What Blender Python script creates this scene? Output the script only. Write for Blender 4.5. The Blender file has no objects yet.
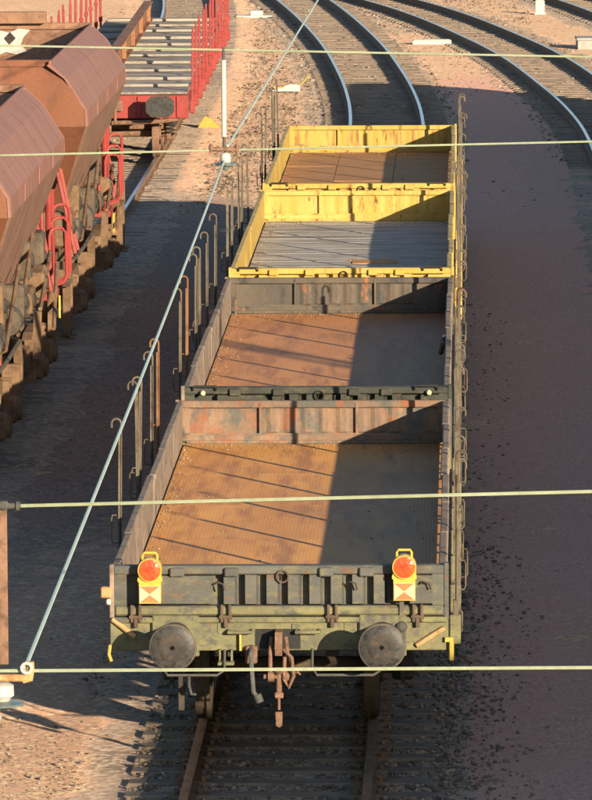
import bpy, math, random
import numpy as np
from mathutils import Vector, Matrix
random.seed(7)
rng = np.random.default_rng(7)
scene = bpy.context.scene
COL = scene.collection
PI = math.pi

# ------------------------------------------------------------------ camera
TH, PS, RO = 0.1109, 0.0266, -0.0060
r0 = Vector((math.cos(PS), math.sin(PS), 0)); fh = Vector((-math.sin(PS), math.cos(PS), 0)); zz = Vector((0, 0, 1))
fw = fh * math.cos(TH) - zz * math.sin(TH); u0 = fh * math.sin(TH) + zz * math.cos(TH)
rt = r0 * math.cos(RO) + u0 * math.sin(RO); up = -r0 * math.sin(RO) + u0 * math.cos(RO)
cam_data = bpy.data.cameras.new('camera')
cam = bpy.data.objects.new('camera', cam_data); COL.objects.link(cam)
cam.matrix_world = Matrix(((rt.x, up.x, -fw.x, 1.5918), (rt.y, up.y, -fw.y, -53.4241), (rt.z, up.z, -fw.z, 9.1345), (0, 0, 0, 1)))
cam_data.sensor_fit = 'VERTICAL'; cam_data.sensor_height = 36.0
cam_data.lens = 6466.4 / 800 * 36
cam_data.clip_start = 1.0; cam_data.clip_end = 3000
scene.camera = cam

# ------------------------------------------------------------------ light
LIGHT = Vector((-1.0, 1.64, -0.405)).normalized()          # the way the sunlight travels
SUN = -LIGHT
elev = math.asin(SUN.z); azim = math.atan2(SUN.x, SUN.y)
world = bpy.data.worlds.new('World'); scene.world = world; world.use_nodes = True
wn = world.node_tree.nodes; wl = world.node_tree.links
sky = wn.new('ShaderNodeTexSky'); sky.sky_type = 'NISHITA'; sky.sun_disc = False
sky.sun_elevation = elev; sky.sun_rotation = azim; sky.air_density = 1.0; sky.dust_density = 0.6; sky.ozone_density = 2.0
wl.new(sky.outputs[0], wn['Background'].inputs[0]); wn['Background'].inputs[1].default_value = 0.086
sun_data = bpy.data.lights.new('sun', 'SUN'); sun_data.energy = 5.0; sun_data.angle = math.radians(0.5)
sun_data.color = (1.0, 0.83, 0.60)
sun = bpy.data.objects.new('sun', sun_data); COL.objects.link(sun)
sun.rotation_euler = LIGHT.to_track_quat('-Z', 'Y').to_euler(); sun.location = (30, -60, 30)
scene.view_settings.view_transform = 'Standard'; scene.view_settings.look = 'None'
scene.view_settings.gamma = 1.0; scene.view_settings.exposure = 1.0

# ------------------------------------------------------------------ materials
def node(nt, kind, **kw):
    n = nt.nodes.new(kind)
    for k, v in kw.items(): setattr(n, k, v)
    return n
def coords(nt, stretch=(1, 1, 1), own=True):
    tc = node(nt, 'ShaderNodeTexCoord'); mp = node(nt, 'ShaderNodeMapping')
    mp.inputs['Scale'].default_value = stretch
    nt.links.new(tc.outputs['Object'], mp.inputs['Vector'])
    if own:
        oi = node(nt, 'ShaderNodeObjectInfo'); mu = node(nt, 'ShaderNodeMath', operation='MULTIPLY'); mu.inputs[1].default_value = 37.0
        nt.links.new(oi.outputs['Random'], mu.inputs[0]); nt.links.new(mu.outputs[0], mp.inputs['Location'])
    return mp.outputs[0]
def noise(nt, vec, scale, detail=6, rough=0.6):
    n = node(nt, 'ShaderNodeTexNoise'); n.inputs['Scale'].default_value = scale
    n.inputs['Detail'].default_value = detail; n.inputs['Roughness'].default_value = rough
    nt.links.new(vec, n.inputs['Vector']); return n.outputs[0]
def ramp(nt, fac, stops):
    r = node(nt, 'ShaderNodeValToRGB'); e = r.color_ramp.elements
    while len(e) < len(stops): e.new(0.5)
    for q, (p, c) in zip(e, stops):
        q.position = p; q.color = (c, c, c, 1) if not hasattr(c, '__len__') else (*c, 1)
    nt.links.new(fac, r.inputs[0]); return r.outputs[0]
def mixc(nt, fac, a, b, mode='MIX'):
    m = node(nt, 'ShaderNodeMix', data_type='RGBA', blend_type=mode)
    if isinstance(fac, (int, float)): m.inputs[0].default_value = fac
    else: nt.links.new(fac, m.inputs[0])
    for v, i in ((a, 6), (b, 7)):
        if hasattr(v, 'is_linked') or hasattr(v, 'links'): nt.links.new(v, m.inputs[i])
        else: m.inputs[i].default_value = (*v, 1)
    return m.outputs[2]
def start(name, rough=0.7, metal=0.0, grain=0.0):
    m = bpy.data.materials.new(name); m.use_nodes = True; nt = m.node_tree
    b = nt.nodes['Principled BSDF']; b.inputs['Roughness'].default_value = rough; b.inputs['Metallic'].default_value = metal
    b.inputs['Specular IOR Level'].default_value = 0.25
    b.inputs['Diffuse Roughness'].default_value = grain      # rough, granular surfaces
    return m, nt, b
def bump(nt, b, h, strength, dist=0.01):
    bp = node(nt, 'ShaderNodeBump'); bp.inputs['Strength'].default_value = strength; bp.inputs['Distance'].default_value = dist
    nt.links.new(h, bp.inputs['Height']); nt.links.new(bp.outputs[0], b.inputs['Normal'])
def weather(name, c1, c2, c3=None, scale=3.0, lo=0.5, hi=0.62, stretch=(1, 1, 1), rough=0.75, bmp=0.25, fine=40.0, metal=0.0, c4=None, lo4=0.6, hi4=0.66, sc4=9.0):
    """base colour c1-c2 by broad noise, patches of c3 (rust, moss, dirt), specks of c4, a little relief"""
    m, nt, b = start(name, rough, metal)
    v = coords(nt, stretch)
    n1 = noise(nt, v, scale); n2 = noise(nt, v, scale * 2.7, 8, 0.68); n3 = noise(nt, v, fine, 3, 0.6)
    col = ramp(nt, n1, [(0.35, c1), (0.68, c2)])
    if c3: col = mixc(nt, ramp(nt, n2, [(lo, 0.0), (hi, 1.0)]), col, c3)
    if c4:
        n4 = noise(nt, v, sc4, 8, 0.7); col = mixc(nt, ramp(nt, n4, [(lo4, 0.0), (hi4, 1.0)]), col, c4)
    col = mixc(nt, 0.35, col, ramp(nt, n3, [(0.3, 0.45), (0.7, 1.0)]), 'MULTIPLY')
    nt.links.new(col, b.inputs['Base Color']); bump(nt, b, n3, bmp, 0.01)
    return m
M = {}
M['olive'] = weather('olive_grey_paint', (.08, .081, .075), (.13, .128, .112), (.17, .155, .085), 2.2, .5, .66, (1, 1, 2), .7, c4=(.17, .085, .045), lo4=.57, hi4=.66, sc4=6)
M['headstock'] = weather('mossy_green_paint', (.14, .132, .08), (.23, .215, .105), (.10, .098, .08), 2.6, .5, .62, (1, 1, 1.5), .75, c4=(.20, .12, .07), lo4=.6, hi4=.7, sc4=6)
M['olive_dark'] = weather('black_green_paint', (.035, .038, .032), (.065, .066, .052), (.10, .09, .05), 2.6, .52, .66, (1, 1, 2), .65, c4=(.11, .05, .03), lo4=.62, hi4=.7)
M['rust_lining'] = weather('rusty_lining', (.19, .12, .08), (.28, .185, .12), (.12, .112, .095), 1.8, .46, .58, (1, 1, .6), .7, c4=(.30, .105, .05), lo4=.52, hi4=.64, sc4=4)
M['grey_lining'] = weather('grey_worn_lining', (.08, .07, .06), (.15, .115, .08), (.05, .047, .044), 1.5, .52, .62, (1, 1, .45), .7, c4=(.32, .12, .05), lo4=.58, hi4=.66, sc4=4)
M['yellow'] = weather('yellow_paint', (.45, .30, .06), (.54, .385, .11), (.26, .13, .04), 1.6, .56, .70, (2.2, 2.2, .5), .55, c4=(.18, .075, .025), lo4=.58, hi4=.66, sc4=4)
M['yellow_rusty'] = weather('yellow_paint_rusted', (.40, .27, .055), (.47, .335, .09), (.22, .095, .03), 1.3, .53, .66, (2.2, 1, .35), .6, c4=(.16, .06, .02), lo4=.60, hi4=.68, sc4=5)
M['side_grey'] = weather('grey_brown_board', (.22, .165, .125), (.32, .24, .18), (.15, .115, .09), 2.2, .5, .65, (1, .6, 1), .8, c4=(.34, .17, .09), lo4=.6, hi4=.7, sc4=6)
M['rust'] = weather('rust_brown', (.18, .10, .065), (.26, .15, .10), (.10, .06, .04), 6, .5, .65)
M['wheel'] = weather('wheel_brown', (.055, .042, .03), (.10, .078, .052), (.15, .10, .06), 5, .55, .7)
M['steel_dark'] = weather('dark_underframe', (.035, .032, .03), (.075, .062, .05), (.12, .075, .045), 5, .55, .7)
M['stake'] = weather('weathered_stake', (.10, .085, .065), (.165, .135, .095), (.08, .052, .034), 3, .5, .62, (1, 1, .6), .6)
M['stake_rust'] = weather('rusted_stake', (.20, .095, .045), (.25, .12, .055), (.12, .065, .035), 3, .5, .65, (1, 1, .6), .7)
M['buffer'] = weather('greasy_buffer_face', (.038, .037, .035), (.065, .062, .057), (.024, .023, .022), 7, .5, .62, (1, 1, 1), .45, c4=(.11, .095, .075), lo4=.62, hi4=.7)
M['rim'] = weather('worn_buffer_rim', (.09, .075, .06), (.14, .115, .085), (.06, .05, .045), 6, .5, .65)
M['black'] = weather('black_paint', (.02, .02, .02), (.04, .04, .038), None, 4)
M['hinge'] = weather('dark_rust_hinge', (.085, .06, .045), (.14, .095, .065), None, 8)
M['hole'] = weather('hole_shade_black', (.003, .003, .003), (.005, .005, .005), None, 4, rough=1.0)  # near-black colour standing for the shade inside a hole
M['rubber'] = weather('grey_rubber_hose', (.06, .06, .056), (.105, .10, .09), None, 6)
M['lamp_yellow'] = weather('lamp_yellow', (.56, .36, .05), (.62, .43, .08), None, 6, rough=.45, bmp=.03)
M['lamp_white'] = weather('reflector_white', (.60, .50, .27), (.66, .57, .34), None, 6, rough=.4, bmp=.03)
M['lamp_red'] = weather('reflector_red', (.72, .16, .07), (.78, .21, .09), None, 12, rough=.4, bmp=.03)
M['tan'] = weather('tan_wood', (.42, .26, .11), (.55, .36, .17), (.30, .16, .07), 8, .5, .65)
M['orange_bit'] = weather('orange_block', (.60, .24, .10), (.68, .30, .14), None, 8)
M['white'] = weather('white_paint', (.50, .48, .42), (.58, .55, .49), (.38, .33, .27), 6, .55, .7)
M['concrete'] = weather('concrete', (.32, .30, .27), (.42, .40, .36), (.2, .18, .16), 5, .55, .7)
M['red'] = weather('red_paint', (.27, .038, .034), (.34, .058, .05), (.20, .06, .045), 4, .55, .7, (1, 1, 1), .5, c4=(.25, .10, .06), lo4=.62, hi4=.7)
M['red_faded'] = weather('faded_red_paint', (.28, .055, .045), (.36, .09, .07), (.20, .07, .05), 3, .5, .66, (1, 1, 1), .65)
M['hull'] = weather('faded_oxide_hull', (.235, .105, .082), (.30, .145, .112), (.285, .17, .125), 1.3, .5, .7, (.4, 2.2, .22), .6, .1, 25, c4=(.19, .085, .06), lo4=.58, hi4=.72, sc4=1.6)
M['hull_low'] = weather('dusty_lower_hull', (.22, .12, .085), (.29, .17, .115), (.19, .095, .065), 2.0, .5, .65, (1, .4, .5), .75)
M['hull_end'] = weather('orange_oxide_end', (.18, .07, .038), (.235, .095, .05), (.14, .06, .034), 1.2, .5, .68, (1, 1, .6), .65, .1)
M['hull_in'] = weather('hull_inside', (.24, .13, .08), (.32, .18, .11), (.17, .09, .06), 2, .5, .65)
M['dust'] = weather('brown_dusty_gear', (.165, .098, .055), (.25, .155, .088), (.105, .066, .042), 2.5, .45, .7, bmp=.4)
M['dust_grey'] = weather('grey_dusty_gear', (.085, .066, .048), (.14, .108, .075), (.06, .048, .036), 2.5, .45, .7, bmp=.4)
M['deck'] = weather('grey_deck_boards', (.30, .25, .21), (.40, .35, .30), (.20, .155, .125), 1.6, .5, .62, (.5, 6, 1), .8)
M['bolster'] = weather('pale_timber', (.30, .26, .21), (.40, .36, .30), (.20, .165, .125), 2.2, .5, .64, (.5, 5, 2), .8)
M['plank'] = weather('weathered_plank', (.38, .34, .29), (.54, .50, .43), (.22, .18, .145), 1.1, .46, .6, (.35, 3, 1), .8)
M['plank_brown'] = weather('brown_plank', (.46, .22, .085), (.54, .28, .11), (.30, .145, .065), 1.5, .5, .62, (.4, 3, 1), .8)
M['beam'] = weather('rusty_beam', (.25, .11, .055), (.33, .16, .085), (.17, .08, .045), 3, .5, .65, (1, .3, 1))
M['rail_side'] = weather('rail_rust', (.20, .115, .065), (.29, .17, .095), (.14, .08, .05), 6, .5, .65, (1, .3, 1))
M['sleeper'] = weather('old_sleeper', (.22, .165, .12), (.33, .25, .18), (.15, .115, .085), 2.2, .5, .62, (.5, 6, 1), .85, bmp=.5)
M['wire'] = weather('patina_wire', (.27, .31, .20), (.36, .40, .27), None, 2, rough=.5, bmp=.02)
M['wire_blue'] = weather('pale_copper_wire', (.40, .50, .45), (.48, .58, .53), None, 2, rough=.5, bmp=.02)
M['porcelain'] = weather('white_porcelain', (.46, .45, .40), (.52, .51, .47), None, 5, rough=.25, bmp=.02)
M['disc'] = weather('grey_glass_disc', (.10, .135, .13), (.14, .175, .165), None, 5, rough=.25, bmp=.02)
M['van_brown'] = weather('van_brown_boards', (.13, .06, .04), (.18, .085, .055), (.09, .05, .035), 2, .52, .66, (1, .4, 1))
M['van_roof'] = weather('van_roof_grey', (.22, .21, .20), (.28, .27, .25), (.16, .14, .12), 1.2, .5, .64)
M['leaf_yellow'] = weather('skid_yellow', (.40, .30, .05), (.48, .36, .08), None, 9)

def polished():
    m, nt, b = start('rail_head_steel', 0.32, 1.0)
    v = coords(nt, (1, .1, 1), False); n = noise(nt, v, 8)
    nt.links.new(ramp(nt, n, [(.3, (.52, .54, .56)), (.7, (.72, .73, .74))]), b.inputs['Base Color'])
    return m
M['rail_head'] = polished()

def tread(name, c1, c2, c3, c4):
    m, nt, b = start(name, 0.62, 0, .5)
    v = coords(nt, (1, 1, 1), False)
    n1 = noise(nt, coords(nt, (1, .45, 1), True), 0.8, 7, .64); n2 = noise(nt, coords(nt, (2.4, .28, 1), True), 1.5, 8, .7)
    col = ramp(nt, n1, [(.34, c1), (.66, c2)])
    col = mixc(nt, ramp(nt, n2, [(.48, 0.0), (.62, .9)]), col, c3)
    n4 = noise(nt, v, 7, 8, .7); col = mixc(nt, ramp(nt, n4, [(.60, 0.0), (.68, .7)]), col, c4)
    tc = node(nt, 'ShaderNodeTexCoord')
    w1 = node(nt, 'ShaderNodeTexWave', bands_direction='X'); w1.inputs['Scale'].default_value = 9.5; w1.inputs['Distortion'].default_value = .15
    w2 = node(nt, 'ShaderNodeTexWave', bands_direction='Y'); w2.inputs['Scale'].default_value = 2.6; w2.inputs['Distortion'].default_value = .15
    nt.links.new(tc.outputs['Object'], w1.inputs[0]); nt.links.new(tc.outputs['Object'], w2.inputs[0])
    mu = node(nt, 'ShaderNodeMath', operation='MULTIPLY'); nt.links.new(w1.outputs[1], mu.inputs[0]); nt.links.new(w2.outputs[1], mu.inputs[1])
    col = mixc(nt, .13, col, ramp(nt, w1.outputs[1], [(.1, .5), (.7, 1.0)]), 'MULTIPLY')
    nt.links.new(col, b.inputs['Base Color'])
    bump(nt, b, mu.outputs[0], .22, .01)
    return m
M['tread'] = tread('rusty_tread_plate', (.27, .122, .04), (.38, .188, .055), (.20, .09, .038), (.145, .066, .03))
M['tread_red'] = tread('red_rust_tread_plate', (.245, .108, .042), (.30, .138, .052), (.175, .076, .033), (.34, .195, .10))

def grit(nt, v):
    n1 = noise(nt, v, .12, 5, .5); n2 = noise(nt, v, 2.2, 8, .75); n3 = noise(nt, v, 42, 5, .8)
    col = ramp(nt, n1, [(.36, (.49, .285, .188)), (.64, (.55, .345, .212))])
    col = mixc(nt, ramp(nt, n2, [(.5, 0.0), (.68, .6)]), col, (.46, .28, .18))
    vo = node(nt, 'ShaderNodeTexVoronoi'); vo.inputs['Scale'].default_value = 20; nt.links.new(v, vo.inputs['Vector'])
    sx = node(nt, 'ShaderNodeSeparateColor'); nt.links.new(vo.outputs['Color'], sx.inputs[0])
    col = mixc(nt, ramp(nt, sx.outputs[0], [(.80, 0.0), (.86, .8)]), col, (.66, .52, .32))
    col = mixc(nt, ramp(nt, sx.outputs[1], [(.82, 0.0), (.88, .8)]), col, (.30, .21, .16))
    col = mixc(nt, .5, col, ramp(nt, n3, [(.3, .62), (.7, 1.0)]), 'MULTIPLY')
    return col, n3
def ground_mat():
    m, nt, b = start('yard_grit', .92, 0, .5)
    v = coords(nt, (1, 1, 1), False)
    col, h = grit(nt, v)
    nt.links.new(col, b.inputs['Base Color']); bump(nt, b, h, .4, .02)
    return m
M['ground'] = ground_mat()
def ballast_mat(name='dark_ballast', stops=((.13, .098, .078), (.24, .18, .135), (.40, .31, .23)), patch=(.36, .26, .19), sc=17):
    """broken stone, trodden into the yard grit towards the edges of the bed (attribute 'bed')"""
    m, nt, b = start(name, .9, 0, .6)
    v = coords(nt, (1, 1, 1), False)
    sand, h = grit(nt, v)
    vo = node(nt, 'ShaderNodeTexVoronoi'); vo.inputs['Scale'].default_value = sc; nt.links.new(v, vo.inputs['Vector'])
    sx = node(nt, 'ShaderNodeSeparateColor'); nt.links.new(vo.outputs['Color'], sx.inputs[0])
    n1 = noise(nt, v, .9, 6, .65)
    col = ramp(nt, sx.outputs[0], [(.0, stops[0]), (.55, stops[1]), (1.0, stops[2])])
    col = mixc(nt, ramp(nt, n1, [(.42, 0.0), (.68, .8)]), col, patch)
    at = node(nt, 'ShaderNodeAttribute', attribute_name='bed'); n2 = noise(nt, v, 4.0, 8, .75)
    ad = node(nt, 'ShaderNodeMath', operation='ADD'); nt.links.new(at.outputs['Fac'], ad.inputs[0]); nt.links.new(n2, ad.inputs[1])
    nt.links.new(mixc(nt, ramp(nt, ad.outputs[0], [(.72, 0.0), (.98, 1.0)]), sand, col), b.inputs['Base Color'])
    bump(nt, b, vo.outputs['Distance'], .28, .03)
    return m
M['ballast'] = ballast_mat()
M['red_grit'] = ballast_mat('red_grit', ((.30, .17, .13), (.47, .265, .20), (.62, .38, .28)), (.46, .255, .195), 45)
M['cinder'] = ballast_mat('dark_cinders', ((.10, .07, .056), (.21, .145, .112), (.38, .28, .21)), (.25, .16, .122), 34)
def stone_mat(name, lo, mid, hi):
    m, nt, b = start(name, .85, 0, .6)
    g = node(nt, 'ShaderNodeNewGeometry')
    v = coords(nt, (1, 1, 1), False); n = noise(nt, v, 40, 4)
    col = ramp(nt, g.outputs['Random Per Island'], [(0, lo), (.6, mid), (1, hi)])
    col = mixc(nt, .5, col, ramp(nt, n, [(.3, .5), (.7, 1.0)]), 'MULTIPLY')
    nt.links.new(col, b.inputs['Base Color']); return m
M['stone'] = stone_mat('ballast_stone', (.14, .105, .082), (.26, .195, .145), (.44, .335, .245))
M['pebble'] = stone_mat('pale_pebble', (.10, .07, .05), (.25, .175, .12), (.42, .33, .235))
def glow_lens():
    m, nt, b = start('red_lens', .18)
    v = coords(nt, (1, 1, 1), False)
    ch = node(nt, 'ShaderNodeTexVoronoi'); ch.inputs['Scale'].default_value = 34; nt.links.new(v, ch.inputs['Vector'])
    n = noise(nt, v, 9)
    nt.links.new(ramp(nt, n, [(.36, (.50, .04, .018)), (.66, (.70, .14, .035))]), b.inputs['Base Color'])
    b.inputs['Coat Weight'].default_value = .5
    bump(nt, b, ch.outputs['Distance'], .4, .01); return m
M['lens'] = glow_lens()

# ------------------------------------------------------------------ mesh helpers
class MB:
    def __init__(s): s.v, s.f = [], []
    def add(s, vs, fs):
        o = len(s.v); s.v += [tuple(q) for q in vs]; s.f += [tuple(i + o for i in f) for f in fs]; return s
    def box(s, x0, x1, y0, y1, z0, z1, rot=None, bev=0.0):
        c = Vector(((x0 + x1) / 2, (y0 + y1) / 2, (z0 + z1) / 2)); a, b, d = (x1 - x0) / 2, (y1 - y0) / 2, (z1 - z0) / 2
        e = min(bev, a * .8, b * .8, d * .8)
        if e <= 0:
            vs = [Vector((i * a, j * b, k * d)) for i in (-1, 1) for j in (-1, 1) for k in (-1, 1)]
            fs = [(0, 1, 3, 2), (4, 6, 7, 5), (0, 4, 5, 1), (2, 3, 7, 6), (0, 2, 6, 4), (1, 5, 7, 3)]
        else:
            vs, idx = [], {}
            for i in (-1, 1):
                for j in (-1, 1):
                    for k in (-1, 1):
                        for ax in range(3):
                            q = [i * (a - e), j * (b - e), k * (d - e)]; q[ax] = (i * a, j * b, k * d)[ax]
                            idx[(i, j, k, ax)] = len(vs); vs.append(Vector(q))
            fs = []
            for sgn in (-1, 1):
                for ax in range(3):
                    o1, o2 = [t for t in range(3) if t != ax]
                    cyc = []
                    for p, q in ((-1, -1), (1, -1), (1, 1), (-1, 1)):
                        key = [0, 0, 0]; key[ax] = sgn; key[o1] = p; key[o2] = q; cyc.append(idx[(*key, ax)])
                    fs.append(tuple(cyc))
            for ax in range(3):
                o1, o2 = [t for t in range(3) if t != ax]
                for p in (-1, 1):
                    for q in (-1, 1):
                        k0 = [0, 0, 0]; k0[o1] = p; k0[o2] = q; k0[ax] = -1; k1 = list(k0); k1[ax] = 1
                        fs.append((idx[(*k0, o1)], idx[(*k1, o1)], idx[(*k1, o2)], idx[(*k0, o2)]))
            for i in (-1, 1):
                for j in (-1, 1):
                    for k in (-1, 1): fs.append(tuple(idx[(i, j, k, ax)] for ax in range(3)))
        if rot: vs = [rot @ q for q in vs]
        return s.add([q + c for q in vs], fs)
    def cyl(s, p0, p1, r, n=12, r1=None, cap=True):
        p0, p1 = Vector(p0), Vector(p1); r1 = r if r1 is None else r1
        d = (p1 - p0).normalized(); a = d.orthogonal().normalized(); b = d.cross(a)
        vs = []
        for p, q in ((p0, r), (p1, r1)):
            for i in range(n):
                t = 2 * PI * i / n; vs.append(p + (a * math.cos(t) + b * math.sin(t)) * q)
        fs = [(i, (i + 1) % n, n + (i + 1) % n, n + i) for i in range(n)]
        if cap: fs += [tuple(range(n))[::-1], tuple(range(n, 2 * n))]
        return s.add(vs, fs)
    def tube(s, pts, r, n=6):
        pts = [Vector(p) for p in pts]; vs = []; m = len(pts); ref = None
        for i, p in enumerate(pts):
            d = (pts[min(i + 1, m - 1)] - pts[max(i - 1, 0)]).normalized()
            if ref is None: ref = d.orthogonal().normalized()
            a = (ref - d * ref.dot(d)).normalized(); ref = a; b = d.cross(a)
            vs += [p + (a * math.cos(2 * PI * k / n) + b * math.sin(2 * PI * k / n)) * r for k in range(n)]
        fs = [(i * n + k, i * n + (k + 1) % n, (i + 1) * n + (k + 1) % n, (i + 1) * n + k) for i in range(m - 1) for k in range(n)]
        fs += [tuple(range(n))[::-1], tuple(range((m - 1) * n, m * n))]
        return s.add(vs, fs)
    def lathe(s, p, axis, prof, n=20):
        """prof: (distance along axis, radius)"""
        p = Vector(p); d = Vector(axis).normalized(); a = d.orthogonal().normalized(); b = d.cross(a); vs = []
        for t, r in prof: vs += [p + d * t + (a * math.cos(2 * PI * k / n) + b * math.sin(2 * PI * k / n)) * r for k in range(n)]
        m = len(prof)
        fs = [(i * n + k, i * n + (k + 1) % n, (i + 1) * n + (k + 1) % n, (i + 1) * n + k) for i in range(m - 1) for k in range(n)]
        fs += [tuple(range(n))[::-1], tuple(range((m - 1) * n, m * n))]
        return s.add(vs, fs)
    def prism(s, poly, axis, a, b):
        """poly of 2D points extruded along axis 'x' (y,z), 'y' (x,z) or 'z' (x,y)"""
        P = {'x': lambda u, v, t: (t, u, v), 'y': lambda u, v, t: (u, t, v), 'z': lambda u, v, t: (u, v, t)}[axis]
        n = len(poly); vs = [P(u, v, a) for u, v in poly] + [P(u, v, b) for u, v in poly]
        fs = [(i, (i + 1) % n, n + (i + 1) % n, n + i) for i in range(n)] + [tuple(range(n))[::-1], tuple(range(n, 2 * n))]
        return s.add(vs, fs)
    def mesh(s, name, mat, smooth=False):
        me = bpy.data.meshes.new(name); me.from_pydata(s.v, [], s.f); me.materials.append(M[mat])
        import bmesh
        bm = bmesh.new(); bm.from_mesh(me); bmesh.ops.recalc_face_normals(bm, faces=bm.faces); bm.to_mesh(me); bm.free()
        if smooth:
            me.polygons.foreach_set('use_smooth', [True] * len(me.polygons)); me.set_sharp_from_angle(angle=math.radians(40))
        me.update(); return me
    def build(s, name, mat, parent=None, smooth=False):
        return link(name, s.mesh(name, mat, smooth), parent)
def link(name, data, parent=None, loc=None, rot=None):
    o = bpy.data.objects.new(name, data); COL.objects.link(o)
    if parent: o.parent = parent
    if loc: o.location = loc
    if rot: o.rotation_euler = rot
    return o
def tag(o, label=None, cat=None, group=None, kind=None):
    for k, v in (('label', label), ('category', cat), ('group', group), ('kind', kind)):
        if v: o[k] = v
    return o
def thing(name, loc, label, cat, group=None, rz=0):
    o = bpy.data.objects.new(name, None); COL.objects.link(o); o.location = loc; o.rotation_euler = (0, 0, rz); o.empty_display_size = .3
    return tag(o, label, cat, group)
def arc(c, r, a0, a1, n, plane='xz'):
    out = []
    for i in range(n + 1):
        t = a0 + (a1 - a0) * i / n; u, v = r * math.cos(t), r * math.sin(t)
        out.append((c[0] + u, c[1], c[2] + v) if plane == 'xz' else (c[0], c[1] + u, c[2] + v) if plane == 'yz' else (c[0] + u, c[1] + v, c[2]))
    return out

# ------------------------------------------------------------------ ground and tracks
GZ = -0.19
def ground():
    xs = np.concatenate([np.linspace(-400, -16, 12)[:-1], np.arange(-16, 16.01, .5), np.linspace(16, 400, 12)[1:]])
    ys = np.concatenate([np.linspace(-200, -6, 10)[:-1], np.arange(-6, 150.01, .75), np.linspace(150, 900, 12)[1:]])
    X, Y = np.meshgrid(xs, ys)
    Z = GZ + .012 * np.sin(X * 1.7 + np.sin(Y * .4)) * np.cos(Y * .9 + X * .3) + rng.normal(0, .006, X.shape)
    n, m = X.shape
    v = np.stack([X, Y, Z], -1).reshape(-1, 3)
    i = np.arange(n * m).reshape(n, m)
    f = np.stack([i[:-1, :-1], i[:-1, 1:], i[1:, 1:], i[1:, :-1]], -1).reshape(-1, 4)
    me = bpy.data.meshes.new('ground'); me.from_pydata(v.tolist(), [], f.tolist()); me.materials.append(M['ground'])
    me.polygons.foreach_set('use_smooth', [True] * len(me.polygons))
    tag(link('ground', me), kind='structure')
ground()
def cinder_strip():
    xs = np.array([-4.5, -4.1, -3.6, -3.1, -2.6, -2.1, -1.7, -1.45]); bx = np.array([1, 1, 1, .9, .8, .55, .2, 0])
    ys = np.arange(2, 66, .5); by = np.clip((ys - 6) / 16, 0, 1) * np.clip((66 - ys) / 5, 0, 1)
    v = [(x + rng.normal(0, .03), y, GZ + (.018 if i < 6 and 4 < y < 64 else -.03) + rng.normal(0, .003)) for y in ys for i, x in enumerate(xs)]; m = len(xs)
    mb = MB(); mb.v = v; mb.f = [(i * m + q, i * m + q + 1, (i + 1) * m + q + 1, (i + 1) * m + q) for i in range(len(ys) - 1) for q in range(m - 1)]
    o = mb.build('cinder_path', 'cinder', None, True); tag(o, kind='structure')
    o.data.attributes.new('bed', 'FLOAT', 'POINT').data.foreach_set('value', np.outer(by, bx).reshape(-1).astype(np.float32) * .8)
cinder_strip()
def red_path():
    xs = np.array([1.40, 1.62, 1.9, 2.4, 3.0, 3.6, 4.1, 4.5]); bx = np.array([.1, .45, .8, 1, 1, .9, .5, .1]); m = len(xs)
    ys = np.arange(-30, 118, .75); by = np.clip((ys + 29) / 4, 0, 1) * np.clip((104 - ys) / 16, 0, 1)
    sh = np.interp(ys, [0, 76, 84, 93, 105, 116], [0, 0, -.12, -.55, -1.3, -2.4])
    v = [(x + sh[j] + rng.normal(0, .04), y, GZ + (.016 if 0 < i < m - 1 else -.03) + rng.normal(0, .002)) for j, y in enumerate(ys) for i, x in enumerate(xs)]
    mb = MB(); mb.v = v; mb.f = [(i * m + q, i * m + q + 1, (i + 1) * m + q + 1, (i + 1) * m + q) for i in range(len(ys) - 1) for q in range(m - 1)]
    o = mb.build('grit_path', 'red_grit', None, True); tag(o, kind='structure')
    o.data.attributes.new('bed', 'FLOAT', 'POINT').data.foreach_set('value', np.outer(by, bx).reshape(-1).astype(np.float32))
red_path()

def smooth_path(pts):
    """dense centre line x(y) through control points"""
    px = np.array([p[1] for p in pts], float); py = np.array([p[0] for p in pts], float)
    y = np.arange(px[0], px[-1], .25); x = np.interp(y, px, py)
    k = np.ones(49) / 49; xp = np.concatenate([np.full(24, x[0]), x, x[-1] + (x[-1] - x[-2]) * np.arange(1, 25)])
    return y, np.convolve(xp, k, 'valid')
TRACKS = {
    'main': [(0, -80), (0, 72), (-.02, 81), (-.36, 92.3), (-1.15, 108), (-2.1, 121.3), (-3.0, 132), (-4.2, 144), (-7.2, 170), (-14, 215)],
    'right': [(4.84, -80), (4.84, 74), (4.62, 83.5), (4.03, 93.1), (3.2, 105), (1.95, 115.8), (.7, 125.5), (-.48, 132), (-2.9, 144), (-9, 170), (-22, 215)],
    'far_right': [(9.7, -80), (9.7, 84), (8.9, 98), (7.4, 113), (5.85, 124.3), (5.15, 131.6), (3.0, 144), (-2.2, 170), (-14, 215)],
    'left': [(-5.12, -80), (-5.12, 66), (-5.18, 80), (-5.32, 96), (-5.6, 112), (-6.22, 131), (-7.1, 145), (-9.2, 170), (-14, 215)],
}
PATH = {k: smooth_path(v) for k, v in TRACKS.items()}
def at_track(k, y):
    Y, X = PATH[k]; x = np.interp(y, Y, X); dx = (np.interp(y + .5, Y, X) - np.interp(y - .5, Y, X))
    return float(x), math.atan2(-dx, 1.0)
RAIL = [(-.036, 0), (.036, 0), (.036, -.035), (.012, -.05), (.009, -.13), (.07, -.148), (.07, -.16), (-.07, -.16), (-.07, -.148), (-.009, -.13), (-.012, -.05), (-.036, -.035)]
sleeper_mesh = MB().box(-1.3, 1.3, -.125, .125, -.15, 0, bev=.012).mesh('sleeper', 'sleeper')
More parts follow.
